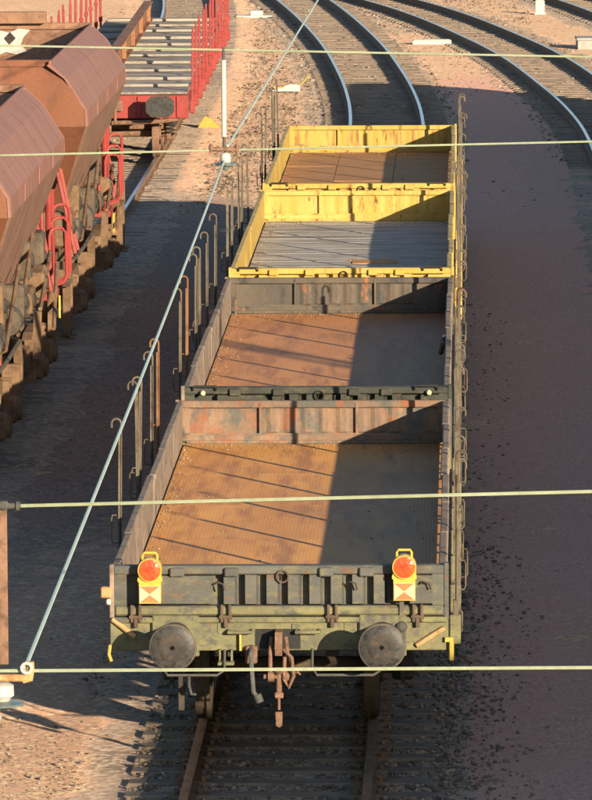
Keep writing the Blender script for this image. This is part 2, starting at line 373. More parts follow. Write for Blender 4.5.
plate_mesh = MB().box(-.17, .17, -.075, .075, 0, .012).box(-.12, -.085, -.03, .03, .012, .05).box(.085, .12, -.03, .03, .012, .05).mesh('rail_fastening', 'rail_side')
def track(k, label, y0, y1, spans):
    root = bpy.data.objects.new('railway_track', None); COL.objects.link(root); tag(root, label, None, None, 'structure')
    Y, X = PATH[k]; sel = np.arange(y0, y1, 1.5)
    for s in (-.7525, .7525):
        side, head = MB(), MB(); n = len(RAIL); vs = []; hv = []; hs_ = [q for q in sel if not (k == 'main' and q < 60)]
        for y in sel:
            x, a = at_track(k, y); c, sn = math.cos(a), math.sin(a)
            vs += [(x + (s + u) * c, y + (s + u) * sn, w) for u, w in RAIL]
            if y in hs_: hv += [(x + (s + u) * c, y + (s + u) * sn, w) for u, w in ((-.032, .001), (-.026, .004), (.026, .004), (.032, .001))]
        side.add(vs, [(i * n + q, i * n + (q + 1) % n, (i + 1) * n + (q + 1) % n, (i + 1) * n + q) for i in range(len(sel) - 1) for q in range(n)])
        head.add(hv, [(i * 4 + q, i * 4 + q + 1, (i + 1) * 4 + q + 1, (i + 1) * 4 + q) for i in range(len(hs_) - 1) for q in range(3)])
        r = side.build('rail', 'rail_side', root); h = head.build('running_surface', 'rail_head', r)
    for a, b in spans:
        for y in np.arange(a, b, .62):
            x, an = at_track(k, y)
            o = link('sleeper', sleeper_mesh, root, (x, y, -.146 + random.uniform(-.005, .005)), (0, 0, an + random.uniform(-.008, .008)))
            if y < 14 and k == 'main':
                for s in (-.7525, .7525): link('rail_fastening', plate_mesh, o, (s, 0, -.004))
    # ballast bed with uneven shoulders
    us = np.array([-2.1, -1.75, -1.42, -1.25, -.85, -.4, 0, .4, .85, 1.25, 1.42, 1.75, 2.1])
    bed = np.clip((1.95 - np.abs(us)) / .62, 0, 1) if k != 'left' else np.clip((1.5 - np.abs(us)) / .5, 0, 1)
    zs = np.array([GZ - .03, GZ + .014, -.182, -.170, -.176, -.178, -.172, -.178, -.176, -.170, -.182, GZ + .014, GZ - .03])
    if k == 'left': zs = np.where(np.abs(us) > .8, np.maximum(zs, np.where(np.abs(us) < 1.5, -.147, zs)), -.16)
    ys = np.arange(y0, y1, .5); v = []
    for y in ys:
        x, a = at_track(k, y); wl, wr = 1 + rng.normal(0, .05), 1 + rng.normal(0, .05)
        for u, z in zip(us, zs):
            w = u * (wl if u < 0 else wr) if abs(u) > 1.3 else u
            v.append((x + w * math.cos(a), y + w * math.sin(a), z + (rng.normal(0, .006) if abs(u) < 1.6 else 0)))
    m = len(us)
    f = [(i * m + q, i * m + q + 1, (i + 1) * m + q + 1, (i + 1) * m + q) for i in range(len(ys) - 1) for q in range(m - 1)]
    mb = MB(); mb.v, mb.f = v, f; b = mb.build('ballast_bed', 'ballast', root, True)
    wide = np.clip((2.3 - np.abs(us)) / .5, 0, 1); t_ = np.clip((66 - ys) / 5, 0, 1)[:, None] if k == 'left' else np.zeros((len(ys), 1))
    if k == 'main': wide = np.where(us > 0, np.clip((1.66 - us) / .4, 0, 1), bed); t_ = (np.clip((74 - ys) / 6, 0, 1) * np.clip((ys - 10) / 6, 0, 1))[:, None]
    if k == 'right': wide = np.clip((1.62 - np.abs(us)) / .4, 0, 1); t_ = np.clip((80 - ys) / 8, 0, 1)[:, None]
    b.data.attributes.new('bed', 'FLOAT', 'POINT').data.foreach_set('value', (bed[None] * (1 - t_) + wide[None] * t_).reshape(-1).astype(np.float32))
    return root
track('main', 'track under the row of four open wagons, bending left beyond them', -30, 200, [(-3, 16), (66, 160)])
track('right', 'empty track sweeping in from the upper right corner', -30, 200, [(70, 160)])
track('far_right', 'track in the far upper right corner beyond the white post', -30, 200, [(100, 160)])
track('left', 'track under the rust red hopper wagons and the flat wagon', -30, 200, [(16, 76), (96, 150)])

# loose stones: real geometry, too many to count
ICO_V = []
g = (1 + 5 ** .5) / 2
for a, b in ((-1, g), (1, g), (-1, -g), (1, -g)): ICO_V += [(a, b, 0), (0, a, b), (b, 0, a)]
ICO_V = np.array(ICO_V) / np.linalg.norm((1, g))
def hull_faces(V):
    F = []
    for i in range(12):
        for j in range(i + 1, 12):
            for k in range(j + 1, 12):
                nn = np.cross(V[j] - V[i], V[k] - V[i])
                d = (V - V[i]) @ nn
                if (d < 1e-6).all(): F.append((i, j, k))
                elif (d > -1e-6).all(): F.append((i, k, j))
    return np.array(F)
ICO_F = hull_faces(ICO_V)
def stones(name, mat, pos, size):
    n = len(pos)
    V = ICO_V[None] * rng.uniform(.62, 1.2, (n, 12, 1)) * (size[:, None, None] * rng.uniform(.65, 1.25, (n, 1, 3)))
    V[:, :, 2] *= .75
    a = rng.uniform(0, 2 * PI, n); c, s = np.cos(a)[:, None], np.sin(a)[:, None]
    x = V[:, :, 0] * c - V[:, :, 1] * s; y = V[:, :, 0] * s + V[:, :, 1] * c
    V = np.stack([x, y, V[:, :, 2]], -1) + pos[:, None, :]
    F = (ICO_F[None] + (np.arange(n) * 12)[:, None, None]).reshape(-1, 3)
    me = bpy.data.meshes.new(name); me.vertices.add(n * 12); me.vertices.foreach_set('co', V.reshape(-1).astype(np.float32))
    me.loops.add(F.size); me.loops.foreach_set('vertex_index', F.reshape(-1).astype(np.int32))
    me.polygons.add(len(F)); me.polygons.foreach_set('loop_start', np.arange(0, F.size, 3, dtype=np.int32))
    me.materials.append(M[mat]); me.update(calc_edges=True); me.validate()
    return link(name, me)
def scatter(x0, x1, y0, y1, n, zc, smin, smax, keep=None):
    x = rng.uniform(x0, x1, n); y = rng.uniform(y0, y1, n)
    if keep is not None:
        m = keep(x, y); x, y = x[m], y[m]
    sz = smin + (smax - smin) * rng.random(len(x)) ** 2
    return np.stack([x, y, np.full(len(x), zc) + sz * .25], -1), sz
def join(parts): return np.concatenate([p[0] for p in parts]), np.concatenate([p[1] for p in parts])
off_rail = lambda x, y: (np.abs(np.abs(x) - .7525) > .085)
def cribs(x, y):                                    # mostly between the sleepers
    ph = np.abs(((y + 3) / .62 + .5) % 1 - .5) * .62
    return off_rail(x, y) & ((ph > .11) | (rng.random(len(x)) < .10) | (np.abs(x) > 1.28))
P, S = join([
    scatter(-1.3, 1.45, -2, 14, 9200, -.168, .014, .036, cribs),
    scatter(1.4, 2.6, -2, 16, 5200, GZ + .018, .010, .032, lambda x, y: rng.random(len(x)) < np.clip((2.6 - x) / 1.15, 0, 1) ** 3),
    scatter(1.3, 2.2, 14, 44, 900, GZ + .014, .010, .03, lambda x, y: rng.random(len(x)) > (x - 1.3) / 1.1),
    scatter(1.7, 2.9, 0, 75, 90, GZ, .008, .02),
    scatter(-2.2, -1.35, -2, 70, 900, GZ, .012, .035, lambda x, y: rng.random(len(x)) < (x + 2.7) / 1.1),
    scatter(-4.25, -1.7, 8, 64, 8500, GZ, .008, .03, lambda x, y: rng.random(len(x)) < .25 + .75 * np.clip((-x - 2.4) / 1.4, 0, 1)),
    scatter(1.9, 4.2, 58, 72, 260, GZ, .02, .05, lambda x, y: np.abs(y - 64) < 3.2 * rng.random(len(x)))])
tag(stones('ballast_stones', 'stone', P, S), 'loose dark ballast stones lying along and between the rails', 'stones', None, 'stuff')
far = []
for k, w in (('main', 1.6), ('right', 1.6), ('left', 1.6)):
    n = 2200; y = rng.uniform(70, 150, n); u = rng.uniform(-w, w, n); x = np.interp(y, *PATH[k]) + u
    ok = np.abs(np.abs(u) - .7525) > .1; sz = .025 + .035 * rng.random(n)
    far.append((np.stack([x, y, np.full(n, -.17)], -1)[ok], sz[ok]))
P, S = join(far)
tag(stones('ballast_stones', 'stone', P, S), 'ballast stones on the far curved tracks at the top', 'stones', None, 'stuff')
P, S = join([
    scatter(-3.2, -1.2, -3, 9, 5000, GZ, .003, .014),
    scatter(-4.4, -1.4, 58, 140, 13000, GZ, .012, .045, lambda x, y: np.abs(x - np.interp(y, *PATH['main'])) > 1.3 + .5 * rng.random(len(x))),
    scatter(-1.5, 3.4, 92, 140, 4500, GZ, .012, .045, lambda x, y: (np.abs(x - np.interp(y, *PATH['main'])) > 1.4) & (np.abs(x - np.interp(y, *PATH['right'])) > 1.4)),
    scatter(-9, 8, 96, 150, 2500, GZ, .01, .035)])
tag(stones('gravel', 'pebble', P, S), 'pale gravel scattered over the sunlit sandy ground', 'gravel', None, 'stuff')

# ------------------------------------------------------------------ shared running gear
def wheel_pair(mb_parent, y, r=.46, name='wheelset', mat='wheel', half=.7525):
    o = MB()
    o.cyl((-1.0, y, r), (1.0, y, r), .075, 10)
    for s in (-1, 1):
        o.lathe((s * (half - .072), y, r), (s, 0, 0), [(0, r + .028), (.03, r + .028), (.045, r + .004), (.13, r - .006), (.135, r - .06), (.09, r - .075), (.09, .16), (.16, .15), (.16, .07)], 28)
    return o.build(name, mat, mb_parent, True)

# ------------------------------------------------------------------ the four open wagons
HW, ZT, ZF, E, LEN = 1.418, 1.708, 1.262, 0.62, 13.86
def corrugated(y, face, z0, z1, ribs, depth, th, xa=-HW + .05, xb=HW - .05, sl=.018):
    """pressed end sheet: ribs = list of (centre, half width); raised towards -y by depth"""
    xs = [xa]
    for c, h in ribs: xs += [c - h - sl, c - h, c + h, c + h + sl]
    xs.append(xb); raised = [0] + [q for _ in ribs for q in (0, 1, 1, 0)] + [0]
    zs = [z0, z0 + .05, z0 + .07, z1 - .05, z1 - .03, z1]; zr = [0, 0, 1, 1, 0, 0]
    v = []; n = len(xs)
    for back in (0, 1):
        for z, q in zip(zs, zr): v += [(x, y - depth * q * r + th * back, z) for x, r in zip(xs, raised)]
    m = len(zs); f = []
    for back in (0, 1):
        o = back * n * m
        for i in range(m - 1):
            for k in range(n - 1): f.append((o + i * n + k, o + i * n + k + 1, o + (i + 1) * n + k + 1, o + (i + 1) * n + k))
    o = n * m
    for k in range(n - 1): f += [(k, k + 1, o + k + 1, o + k), ((m - 1) * n + k, (m - 1) * n + k + 1, o + (m - 1) * n + k + 1, o + (m - 1) * n + k)]
    for i in range(m - 1): f += [(i * n, (i + 1) * n, o + (i + 1) * n, o + i * n), (i * n + n - 1, (i + 1) * n + n - 1, o + (i + 1) * n + n - 1, o + i * n + n - 1)]
    return MB().add(v, f)

def stake_meshes(sgn):
    post = MB()                                     # U-channel, open side outwards
    post.box(-.006, .006, -.03, .03, -.42, .72, bev=.002)
    post.box(.006 * sgn - .015, .006 * sgn + .015, .022, .030, -.42, .72)
    post.box(.006 * sgn - .015, .006 * sgn + .015, -.030, -.022, -.42, .72)
    post.box(-.024, .024, -.04, .04, -.50, -.36, bev=.004)
    hook = MB().tube([(0, 0, .60), (0, 0, .80)] + arc((sgn * .042, 0, .81), .042, PI if sgn > 0 else 0, 0 if sgn > 0 else PI, 8) + [(sgn * .084, 0, .77)], .0105, 7)
    loop = MB().tube([(sgn * .02, 0, -.02), (sgn * .075, 0, -.02), (sgn * .082, 0, -.05), (sgn * .082, 0, -.24), (sgn * .07, 0, -.27), (sgn * .02, 0, -.27)], .007, 6)
    return post, hook, loop
STK = {}
for sgn in (-1, 1):
    for mt in ('stake', 'stake_rust'):
        p, h, l = stake_meshes(sgn)
        STK[sgn, mt] = (p.mesh('stake', mt), h.mesh('hook', mt, True), l.mesh('latch_loop', mt, True))
def add_stake(parent, sgn, y, mt, dz=0.0, tilt=0.0, lean=0.0, off=.105):
    a, b, c = STK[sgn, mt]
    o = link('stake', a, parent, (sgn * (HW + off), y, ZT + dz), (lean, tilt, 0))
    link('hook', b, o); link('latch_loop', c, o)
    return o

def end_wall(root, y, face, spec):
    """face -1: outer side looks at the camera (near end); +1: inner lining looks at the camera (far end)"""
    paint, lining = spec['paint'], spec['lining']
    ew = MB()
    s = face                                         # outer direction along y
    t0, t1 = (y, y + .12) if s < 0 else (y - .07, y)
    if s > 0: paint = lining
    ew.box(-HW + .02, HW - .02, t0, t1, ZT - .075, ZT, bev=.01)              # top rail
    ew.box(-HW + .02, HW - .02, t0 - .012, t1 + .012, ZF + .02, ZF + .105, bev=.018)   # bottom rail
    for q in (-1, 1): ew.box(q * (HW - .075) - .055, q * (HW - .075) + .055, t0 + .002, t1 - .002, ZF + .1, ZT - .07, bev=.008)
    w = ew.build('end_wall', paint, root)
    if s < 0 and paint == 'olive': MB().box(-HW + .03, HW - .03, t0 - .016, t0 + .05, ZF + .025, ZF + .10, bev=.014).build('bottom_rail', 'headstock', w)
    rib_x = [-.42 + .181 * k for k in range(8)]
    sheet = corrugated(y + .10 if s < 0 else y - .03, s, ZF + .05, ZT - .03, [(x, .046 if s < 0 else .03) for x in rib_x], .095 if s < 0 else (.006 if 'yellow' in lining else .016), .004, -HW + .12, HW - .12, .018 if s < 0 else .045)
    sheet.build('pressed_sheet', paint if s < 0 else lining, w)
    if s < 0:                                        # fittings on the outer face
        pl = MB().box(-1.05, -.56, y - .004, y + .09, ZF + .12, ZT - .085, bev=.006); pl.build('plain_panel', paint, w)
        pr = MB().box(1.10, 1.30, y - .002, y + .09, ZF + .12, ZT - .085, bev=.006); pr.build('plain_panel', paint, w)
        for x in (-.86, -.40, .40, .74): MB().box(x - .06, x + .06, y - .04, y + .03, ZT - .09, ZT - .015, bev=.01).build('lashing_bracket', paint, w)
        rg = MB().tube(arc((0.03, y - .02, ZT - .09), .050, 0, 2 * PI, 16), .0085, 6); rg.build('lashing_ring', 'hinge' if paint == 'olive' else 'black', w, True)
        for x in (-1.18, 1.16):
            hd = MB().tube([(x - .12, y - .02, ZT - .03), (x - .12, y - .05, ZT + .015), (x + .12, y - .05, ZT + .015), (x + .12, y - .02, ZT - .03)], .012, 6)
            if paint != 'olive': hd.build('handle', 'black' if paint != 'yellow_rusty' else 'yellow', w, True)
        for x in (-.52, .60, 1.22):
            cl = MB().tube([(x - .04, y - .01, ZT - .16), (x, y - .05, ZT - .13), (x + .05, y - .05, ZT - .15), (x + .06, y - .04, ZT - .20)], .008, 5); cl.build('clip', 'steel_dark', w, True)
    else:
        ln = MB().box(-HW + .1, HW - .1, y - .078, y - .071, ZF + .004, ZF + .11); ln.build('kick_plate', lining, w)
        for k in range(2 if 'yellow' not in lining else 1):
            x = -.55 + 1.0 * k
            sp = MB().box(x - .012, x + .012, y - .079, y - .066, ZF + .1, ZT - .02); sp.build('seam_strip', lining, w)
    return w
def side_walls(root, spec):
    for sgn in (-1, 1):
        y = E + .08; n = 6; L = (LEN - 2 * E - .16) / n
        for k in range(n):
            o = MB(); a, b = .012, L - .012
            o.box(-.022, .022, a, b, .028 if sgn > 0 and spec['floor'] in ('tread', 'boards') else 0, ZT - ZF - .03, bev=.004)
            o.box(-.034, .034, a, b, ZT - ZF - .055, ZT - ZF - .004, bev=.01)
            for q in (.25, L / 2, L - .25): o.box(sgn * .022 - .014, sgn * .022 + .014, q - .04, q + .04, -.08, ZT - ZF - .06)
            f = o.build('side_flap', spec['side'], root); f.location = (sgn * (HW - .04), y + k * L, ZF + .004); f.rotation_euler = (0, sgn * random.uniform(-.012, .03), random.uniform(-.0015, .0015))
            if sgn < 0:
                st = MB().box(-.012, .012, -.012, .012, 0, .40).build('flap_seam', spec['side'], f)
def floor(root, spec):
    fl = MB().box(-HW + .06, HW - .06, E + .08, LEN - E - .08, ZF - .06, ZF - .012).build('floor', 'steel_dark', root)
    if spec['floor'] == 'planks':
        n = 63; w = (LEN - 2 * E - .18) / n
        me = MB().box(-HW + .075, HW - .075, .004, w - .004, -.03, 0, bev=.004).mesh('plank', 'plank')
        half = MB().box(-.5, .5, .004, w - .004, -.03, 0, bev=.004).mesh('plank', 'plank_brown')
        for k in range(n): link('plank', me, fl, (0, E + .09 + k * w, ZF - .004 + random.uniform(-.003, .003)), (0, 0, random.uniform(-.001, .001)))
        for k, x in ((20, -.95), (21, -.95), (28, .35), (29, .35), (30, .3)): link('patch_plank', half, fl, (x, E + .09 + k * w, ZF + .006), (0, 0, 0)).scale = (.35 if x < 0 else .62, 1, 1)
    elif spec['floor'] == 'boards':
        n = 8; w = (LEN - 2 * E - .18) / n
        for k in range(n):
            for i, (a, b) in enumerate(((-HW + .075, -.52), (-.51, .42), (.43, HW - .075))):
                MB().box(a, b, .004, w - .004, -.03, 0, bev=.004).build('floor_board', 'plank_brown', fl).location = (0, E + .09 + k * w, ZF - .004 + random.uniform(-.004, .004))
    else:
        n = 5; w = (LEN - 2 * E - .18) / n
        for k in range(n):
            MB().box(-HW + .075, HW - .075, .0006, w - .0006, -.012, 0).build('floor_plate', spec['floor'], fl).location = (0, E + .09 + k * w, ZF - .002)
def buffers(root, y, s, paint, name='buffer'):
    for q in (-1, 1):
        x = q * .875; z = 1.1
        b = MB().lathe((x, y, z), (0, s, 0), [(.034, .11), (.30, .085), (.31, .13), (.58, .135), (.585, .19), (.64, .19)], 28).build(name, 'steel_dark', root, True)
        MB().lathe((x, y, z), (0, s, 0), [(0, .0005), (.003, .10), (.010, .175), (.016, .186)], 40).build('buffer_head', 'buffer', b, True)
        MB().lathe((x, y, z), (0, s, 0), [(.016, .186), (.022, .197), (.034, .202), (.048, .196), (.052, .10)], 40).build('buffer_rim', 'rim', b, True)
        MB().lathe((x, y, z), (0, s, 0), [(.0005, .06), (-.0006, .075), (.0008, .115), (.004, .12)], 40).build('contact_ring', 'steel_dark', b, True)
        d = .024; MB().prism([(x - d, z), (x, z - d), (x + d, z), (x, z + d)], 'y', y - .004 * s, y + .006 * s).build('painted_hole', 'hole', b)  # solid black diamond, the dark depth of a hole put into its colour
        bp = MB().box(x - .2, x + .2, y + s * .6 - .02, y + s * .6 + .02, z - .16, z + .19, bev=.01)
        for i in (-1, 1):
            bp.cyl((x + i * .165, y + s * .575, z + .165), (x + i * .165, y + s * .6, z + .165), .022, 8)
        bp.build('buffer_plate', paint, b)
def underframe(root, spec):
    fr = MB()
    for s in (-1, 1): fr.box(s * 1.30 - .04, s * 1.30 + .04, E + .1, LEN - E - .1, .98, ZF - .06); fr.box(s * .45 - .05, s * .45 + .05, E + .1, LEN - E - .1, .92, ZF - .06)
    for y in (3.26, 5, 8.8, LEN - 3.26): fr.box(-1.26, 1.26, y - .06, y + .06, .96, ZF - .062)
    f = fr.build('underframe', 'steel_dark', root)
    for y in (3.26, LEN - 3.26):
        wheel_pair(root, y)
        for s in (-1, 1):
            ab = MB().box(s * 1.02 - .10, s * 1.02 + .10, y - .13, y + .13, .34, .60, bev=.03)
            ab.box(s * 1.02 - .05, s * 1.02 + .05, y - .55, y + .55, .62, .70, bev=.02)
            ab.box(s * 1.02 - .02, s * 1.02 + .02, y - .28, y - .16, .34, 1.0); ab.box(s * 1.02 - .02, s * 1.02 + .02, y + .16, y + .28, .34, 1.0)
            ab.build('axle_box', 'steel_dark', root)
    for y, s in ((E, 1), (LEN - E, -1)):
        h = MB().box(-HW - .012, HW + .012, min(y, y + s * .06), max(y, y + s * .06), .985, ZF + .012, bev=.006)
        hs = h.build('headstock', spec['head'], root)
        ang = MB().box(-HW, HW, min(y - s * .035, y + s * .05), max(y - s * .035, y + s * .05), ZF - .035, ZF + .004 + .008, bev=.006).build('top_flange', spec['head'], hs)
        buffers(root, 0 if s > 0 else LEN, s, spec['head'])
def hinges(root, y, mat):
    for x in (-1.21, -.45, .45, 1.17):
        o = MB()
        for d in (-.034, .034): o.box(x + d - .012, x + d + .012, y - .06, y + .0, ZF - .03, ZF + .12, bev=.006)
        o.cyl((x - .055, y - .045, ZF + .015), (x + .055, y - .045, ZF + .015), .016, 8)
        o.box(x - .018, x + .018, y - .055, y - .012, ZF - .075, ZF + .03, bev=.006)
        o.build('flap_hinge', mat, root)
def wagon(i, label, spec):
    root = thing('open_wagon', (0, LEN * i, 0), label, 'wagon', 'open wagons coupled in a row')
    floor(root, spec); side_walls(root, spec)
    end_wall(root, E, -1, spec); end_wall(root, LEN - E, 1, spec)
    underframe(root, spec); hinges(root, E, 'hinge' if spec['paint'] == 'olive' else spec['paint'])
    # corner posts
    for sx in (-1, 1):
        for y in (E + .04, LEN - E - .04):
            MB().box(sx * (HW - .005) - .02, sx * (HW - .005) + .02, y - .045, y + .045, ZF - .02, ZT + (.012 if sx < 0 else .02), bev=.006).build('corner_post', spec['side'] if sx < 0 else spec['paint'], root)
    for y, mt in spec['left']: add_stake(root, -1, y, mt, random.uniform(-.03, .02), random.uniform(-.02, .02), random.uniform(-.015, .02))
    for y, mt in spec['right']: add_stake(root, 1, y, mt, random.uniform(-.30, .05), random.uniform(-.03, .02), random.uniform(-.03, .03), .075 + random.uniform(-.03, .02))
    # stake pockets and dangling chains on the right flank, seen edge-on
    for y, _ in spec['right'] + spec['left']:
        sg = 1 if (y, _) in spec['right'] else -1
        pk = MB().box(sg * (HW + .07) - .05, sg * (HW + .07) + .045, y - .06, y + .06, .95, 1.20, bev=.008); pk.build('stake_pocket', spec['head'], root)
    for k in range(spec.get('chains', 4)):
        y = 1.2 + k * 11.5 / spec.get('chains', 4) + random.uniform(-.3, .3); x = HW + .115 + random.uniform(-.03, .02); z = 1.15 + random.uniform(-.25, .45)
        w = random.uniform(.02, .035); h = random.uniform(.10, .2)
        MB().tube([(x - w, y, z), (x - w, y, z - h), (x, y, z - h - .03), (x + w, y, z - h), (x + w, y, z), (x, y, z + .03), (x - w, y, z)], .009, 5).build('side_latch', 'stake', root, True)
    return root
S1 = 'stake'; S2 = 'stake_rust'
W = []
W.append(wagon(0, 'nearest open wagon, dark mossy end with two tail lamps, orange rusty floor', dict(paint='olive', lining='rust_lining', side='side_grey', head='headstock', floor='tread', chains=5,
    left=[(4.16, S1), (7.3, S1), (7.75, S1), (10.1, S1), (11.4, S2)], right=[(1.25, S1), (3.1, S1), (5.0, S1), (6.8, S1), (8.4, S1), (10.4, S1), (12.4, S1)])))
W.append(wagon(1, 'second open wagon from the front, black end and red-brown floor', dict(paint='olive_dark', lining='grey_lining', side='side_grey', head='olive_dark', floor='tread_red',
    left=[(2.7, S1), (4.4, S2), (6.85, S1), (7.85, S1), (10.1, S1), (12.7, S1)], right=[(1.5, S1), (3.3, S1), (5.2, S2), (6.9, S1), (8.6, S1), (10.4, S1), (12.3, S1)])))
W.append(wagon(2, 'yellow open wagon with weathered grey plank floor', dict(paint='yellow', lining='yellow', side='yellow', head='yellow', floor='planks',
    left=[(2.95, S1), (4.6, S1), (7.3, S1), (8.4, S1), (10.95, S1)], right=[(1.6, S1), (3.4, S1), (5.1, S1), (7.0, S1), (8.8, S1), (10.6, S1), (12.3, S1)])))
W.append(wagon(3, 'farthest yellow open wagon with brown boarded floor and rust-streaked end', dict(paint='yellow', lining='yellow_rusty', side='yellow', head='yellow', floor='boards',
    left=[(3.5, S1), (5.2, S1), (9.2, S1), (10.0, S1), (11.95, S1)], right=[(1.6, S1), (3.4, S1), (5.1, S1), (7.0, S1), (8.8, S1), (10.6, S1), (12.3, S1)])))

# ---- front end of the nearest wagon: coupling, hose, steps, handles
R = W[0]
hook = MB()
hook.prism([(-.03, 1.20), (.20, 1.20), (.24, 1.12), (.20, 1.00), (.10, .98), (.06, 1.02), (.13, 1.06), (.12, 1.12), (-.03, 1.12)], 'x', -.03, .03)
hook.v = [(x, E + .0 - (y if y > 0 else y), z - .03) for x, y, z in hook.v]
dh = hook.build('draw_hook', 'rust', R)
MB().box(-.20, .18, E - .008, E + .03, 1.00, 1.17).build('draw_slot', 'black', R)
cp = MB()
for x in (-.085, .085):
    cp.tube([(x * .8, E - .12, 1.12), (x, E - .15, .98), (x, E - .17, .80), (x * .9, E - .17, .72)], .021, 8)
    cp.lathe((x * .9 - .03, E - .17, .72), (1, 0, 0), [(0, .055), (.06, .055)], 12)
cpl = cp.build('coupling_link', 'rust', R, True); cpl.location = (0, 0, 1.12 * (1 - .83)); cpl.scale = (.85, 1, .83)
MB().cyl((-.15, E - .17, .72), (.15, E - .17, .72), .026, 8).cyl((0, E - .17, .80), (0, E - .17, .56), .03, 10).lathe((0, E - .17, .78), (0, 0, 1), [(-.03, .04), (0, .065), (.03, .04)], 12).build('coupling_screw', 'rust', cpl, True)
MB().tube([(.05, E - .19, 1.0), (.13, E - .24, .93), (.15, E - .24, .74), (.10, E - .22, .62), (.05, E - .2, .70), (.06, E - .2, .93)], .02, 8).build('coupling_shackle', 'rust', cpl, True)
MB().tube([(.15, E - .22, .76), (.19, E - .24, .78), (.215, E - .24, .75)], .012, 6).build('toggle_lever', 'rust', cpl, True)
MB().box(-.045, .045, E - .20, E - .15, .50, .56, bev=.01).cyl((0, E - .175, .50), (0, E - .175, .38), .014, 6).prism([(-.035, .36), (.035, .36), (.03, .22), (0, .20), (-.03, .22)], 'y', E - .19, E - .16).build('screw_handle', 'rust', cpl)
hz = MB().tube([(-.235, E - .02, 1.02), (-.235, E - .14, .98), (-.23, E - .17, .86), (-.215, E - .18, .66), (-.17, E - .2, .60)], .021, 9).build('brake_hose', 'rubber', R, True)
MB().cyl((-.16, E - .2, .575), (-.185, E - .2, .64), .036, 10).build('hose_coupling', 'rubber', hz, True)
MB().box(-.285, -.185, E - .06, E + .01, .88, 1.03, bev=.012).build('brake_cock', 'rust', R)
MB().box(-.335, -.318, E - .05, E - .03, .99, 1.13).build('yellow_lever', 'lamp_yellow', R)
for x in (-.50, -.40): MB().prism([(x - .008, 1.0), (x + .008, 1.0), (x + .008, .88), (x - .008, .88)], 'y', E - .06, E + .02).build('step_bracket', 'headstock', R)
MB().box(-.52, -.38, E - .10, E + .0, .872, .90, bev=.005).build('small_step', 'headstock', R)
for q, (a, b) in ((-1, (-.98, -.46)), (1, (.28, .86))):
    MB().tube([(a, E + .0, 1.0), (a, E - .14, .86), (a + .04, E - .16, .80), (b - .06, E - .16, .80), (b, E - .15, .84), (b, E - .05, 1.0)], .012, 6).build('shunter_handrail', 'rubber', R, True)
MB().tube([(-.76, E - .12, .80), (-.76, E - .12, .70), (-.74, E - .12, .63), (-.70, E - .12, .63)], .012, 6).build('hanging_hook', 'rubber', R, True)
MB().box(-.905, -.855, E + 1.1, E + 1.2, .30, .92).build('brake_hanger', 'steel_dark', R)
for x0, x1, z0, z1 in ((-1.41, -1.22, 1.26, 1.11), (1.16, 1.40, 1.03, 1.18)):
    MB().cyl((x0, E - .02, z0), (x1, E - .03, z1), .022, 8).build('uncoupling_rod_handle', 'tan', R, True)
MB().box(-1.505, -1.415, E - .03, E + .06, 1.44, 1.53, bev=.01).build('end_marker_block', 'orange_bit', R)
MB().box(-1.46, -1.42, E - .03, E + .0, 1.38, 1.43, bev=.01).build('white_dab', 'white', R)
MB().tube([(-1.43, E - .02, 1.04), (-1.44, E - .03, .96), (-1.42, E - .03, .90)], .015, 6).build('corner_handle', 'leaf_yellow', R, True)
MB().box(1.40, 1.47, E - .04, E - .01, 1.06, 1.10).box(1.435, 1.475, E - .05, E - .015, .90, 1.07, bev=.008).build('corner_handle', 'leaf_yellow', R)
# lamp iron and cock on the right, small lifting lug on each side
MB().box(1.015, 1.055, E - .035, E - .008, 1.12, 1.46, bev=.005).build('lamp_iron', 'olive', R)
MB().lathe((1.035, E - .09, 1.19), (0, 1, 0), [(0, .02), (.02, .045), (.05, .05), (.08, .03)], 12).box(1.0, 1.07, E - .07, E - .02, 1.08, 1.20, bev=.01).build('cock', 'rubber', R)
for x in (-.33, .24): MB().tube([(x - .1, E, 1.16), (x - .1, E - .07, 1.15), (x + .1, E - .07, 1.15), (x + .1, E, 1.16)], .017, 6).box(x - .13, x + .13, E - .012, E - .002, 1.17, 1.21).build('lifting_lug', 'headstock', R, True)
for x in (-.47, .60): MB().box(x - .05, x + .05, E - .008, E + .004, ZF - .13, ZF - .03).build('chalk_plate', 'headstock', R)
MB().tube([(HW - .09, 5.4, ZF + .42), (HW - .12, 5.5, ZF + .3), (HW - .11, 5.8, ZF + .34), (HW - .09, 6.0, ZF + .43)], .03, 6).build('hanging_strap', 'rubber', W[1], True)
for x in (-1.2, 1.19): MB().lathe((x, E - .05, ZT - .06), (0, 1, 0), [(-.02, .016), (0, .03), (.03, .03)], 12).build('white_knob', 'lamp_white', W[1], True)
tx = MB()
for k in range(7): tx.box(.70 + k * .032, .70 + k * .032 + .02, LEN - E - .0815, LEN - E - .079, ZF + .05, ZF + .075)
tx.build('stencil_mark', 'lamp_white', R)

for wi, n in ((0, 900), (1, 800), (2, 700), (3, 500)):
    y = rng.uniform(E + .15, LEN - E - .15, n); side = rng.random(n)
    x = np.where(side < .5, -HW + .09 + .10 * rng.exponential(.6, n), rng.uniform(-HW + .1, HW - .1, n))
    far_edge = (side > .5) & (side < .85); y = np.where(far_edge, LEN - E - .12 - .5 * rng.exponential(.5, n), y)
    sz = .003 + .011 * rng.random(n) ** 2; ok = (np.abs(x) < HW - .09) & (y > E + .15)
    g_ = stones('floor_grit', 'pebble', np.stack([x, y, np.full(n, ZF)], -1)[ok], sz[ok]); g_.parent = W[wi]; tag(g_, kind='stuff')
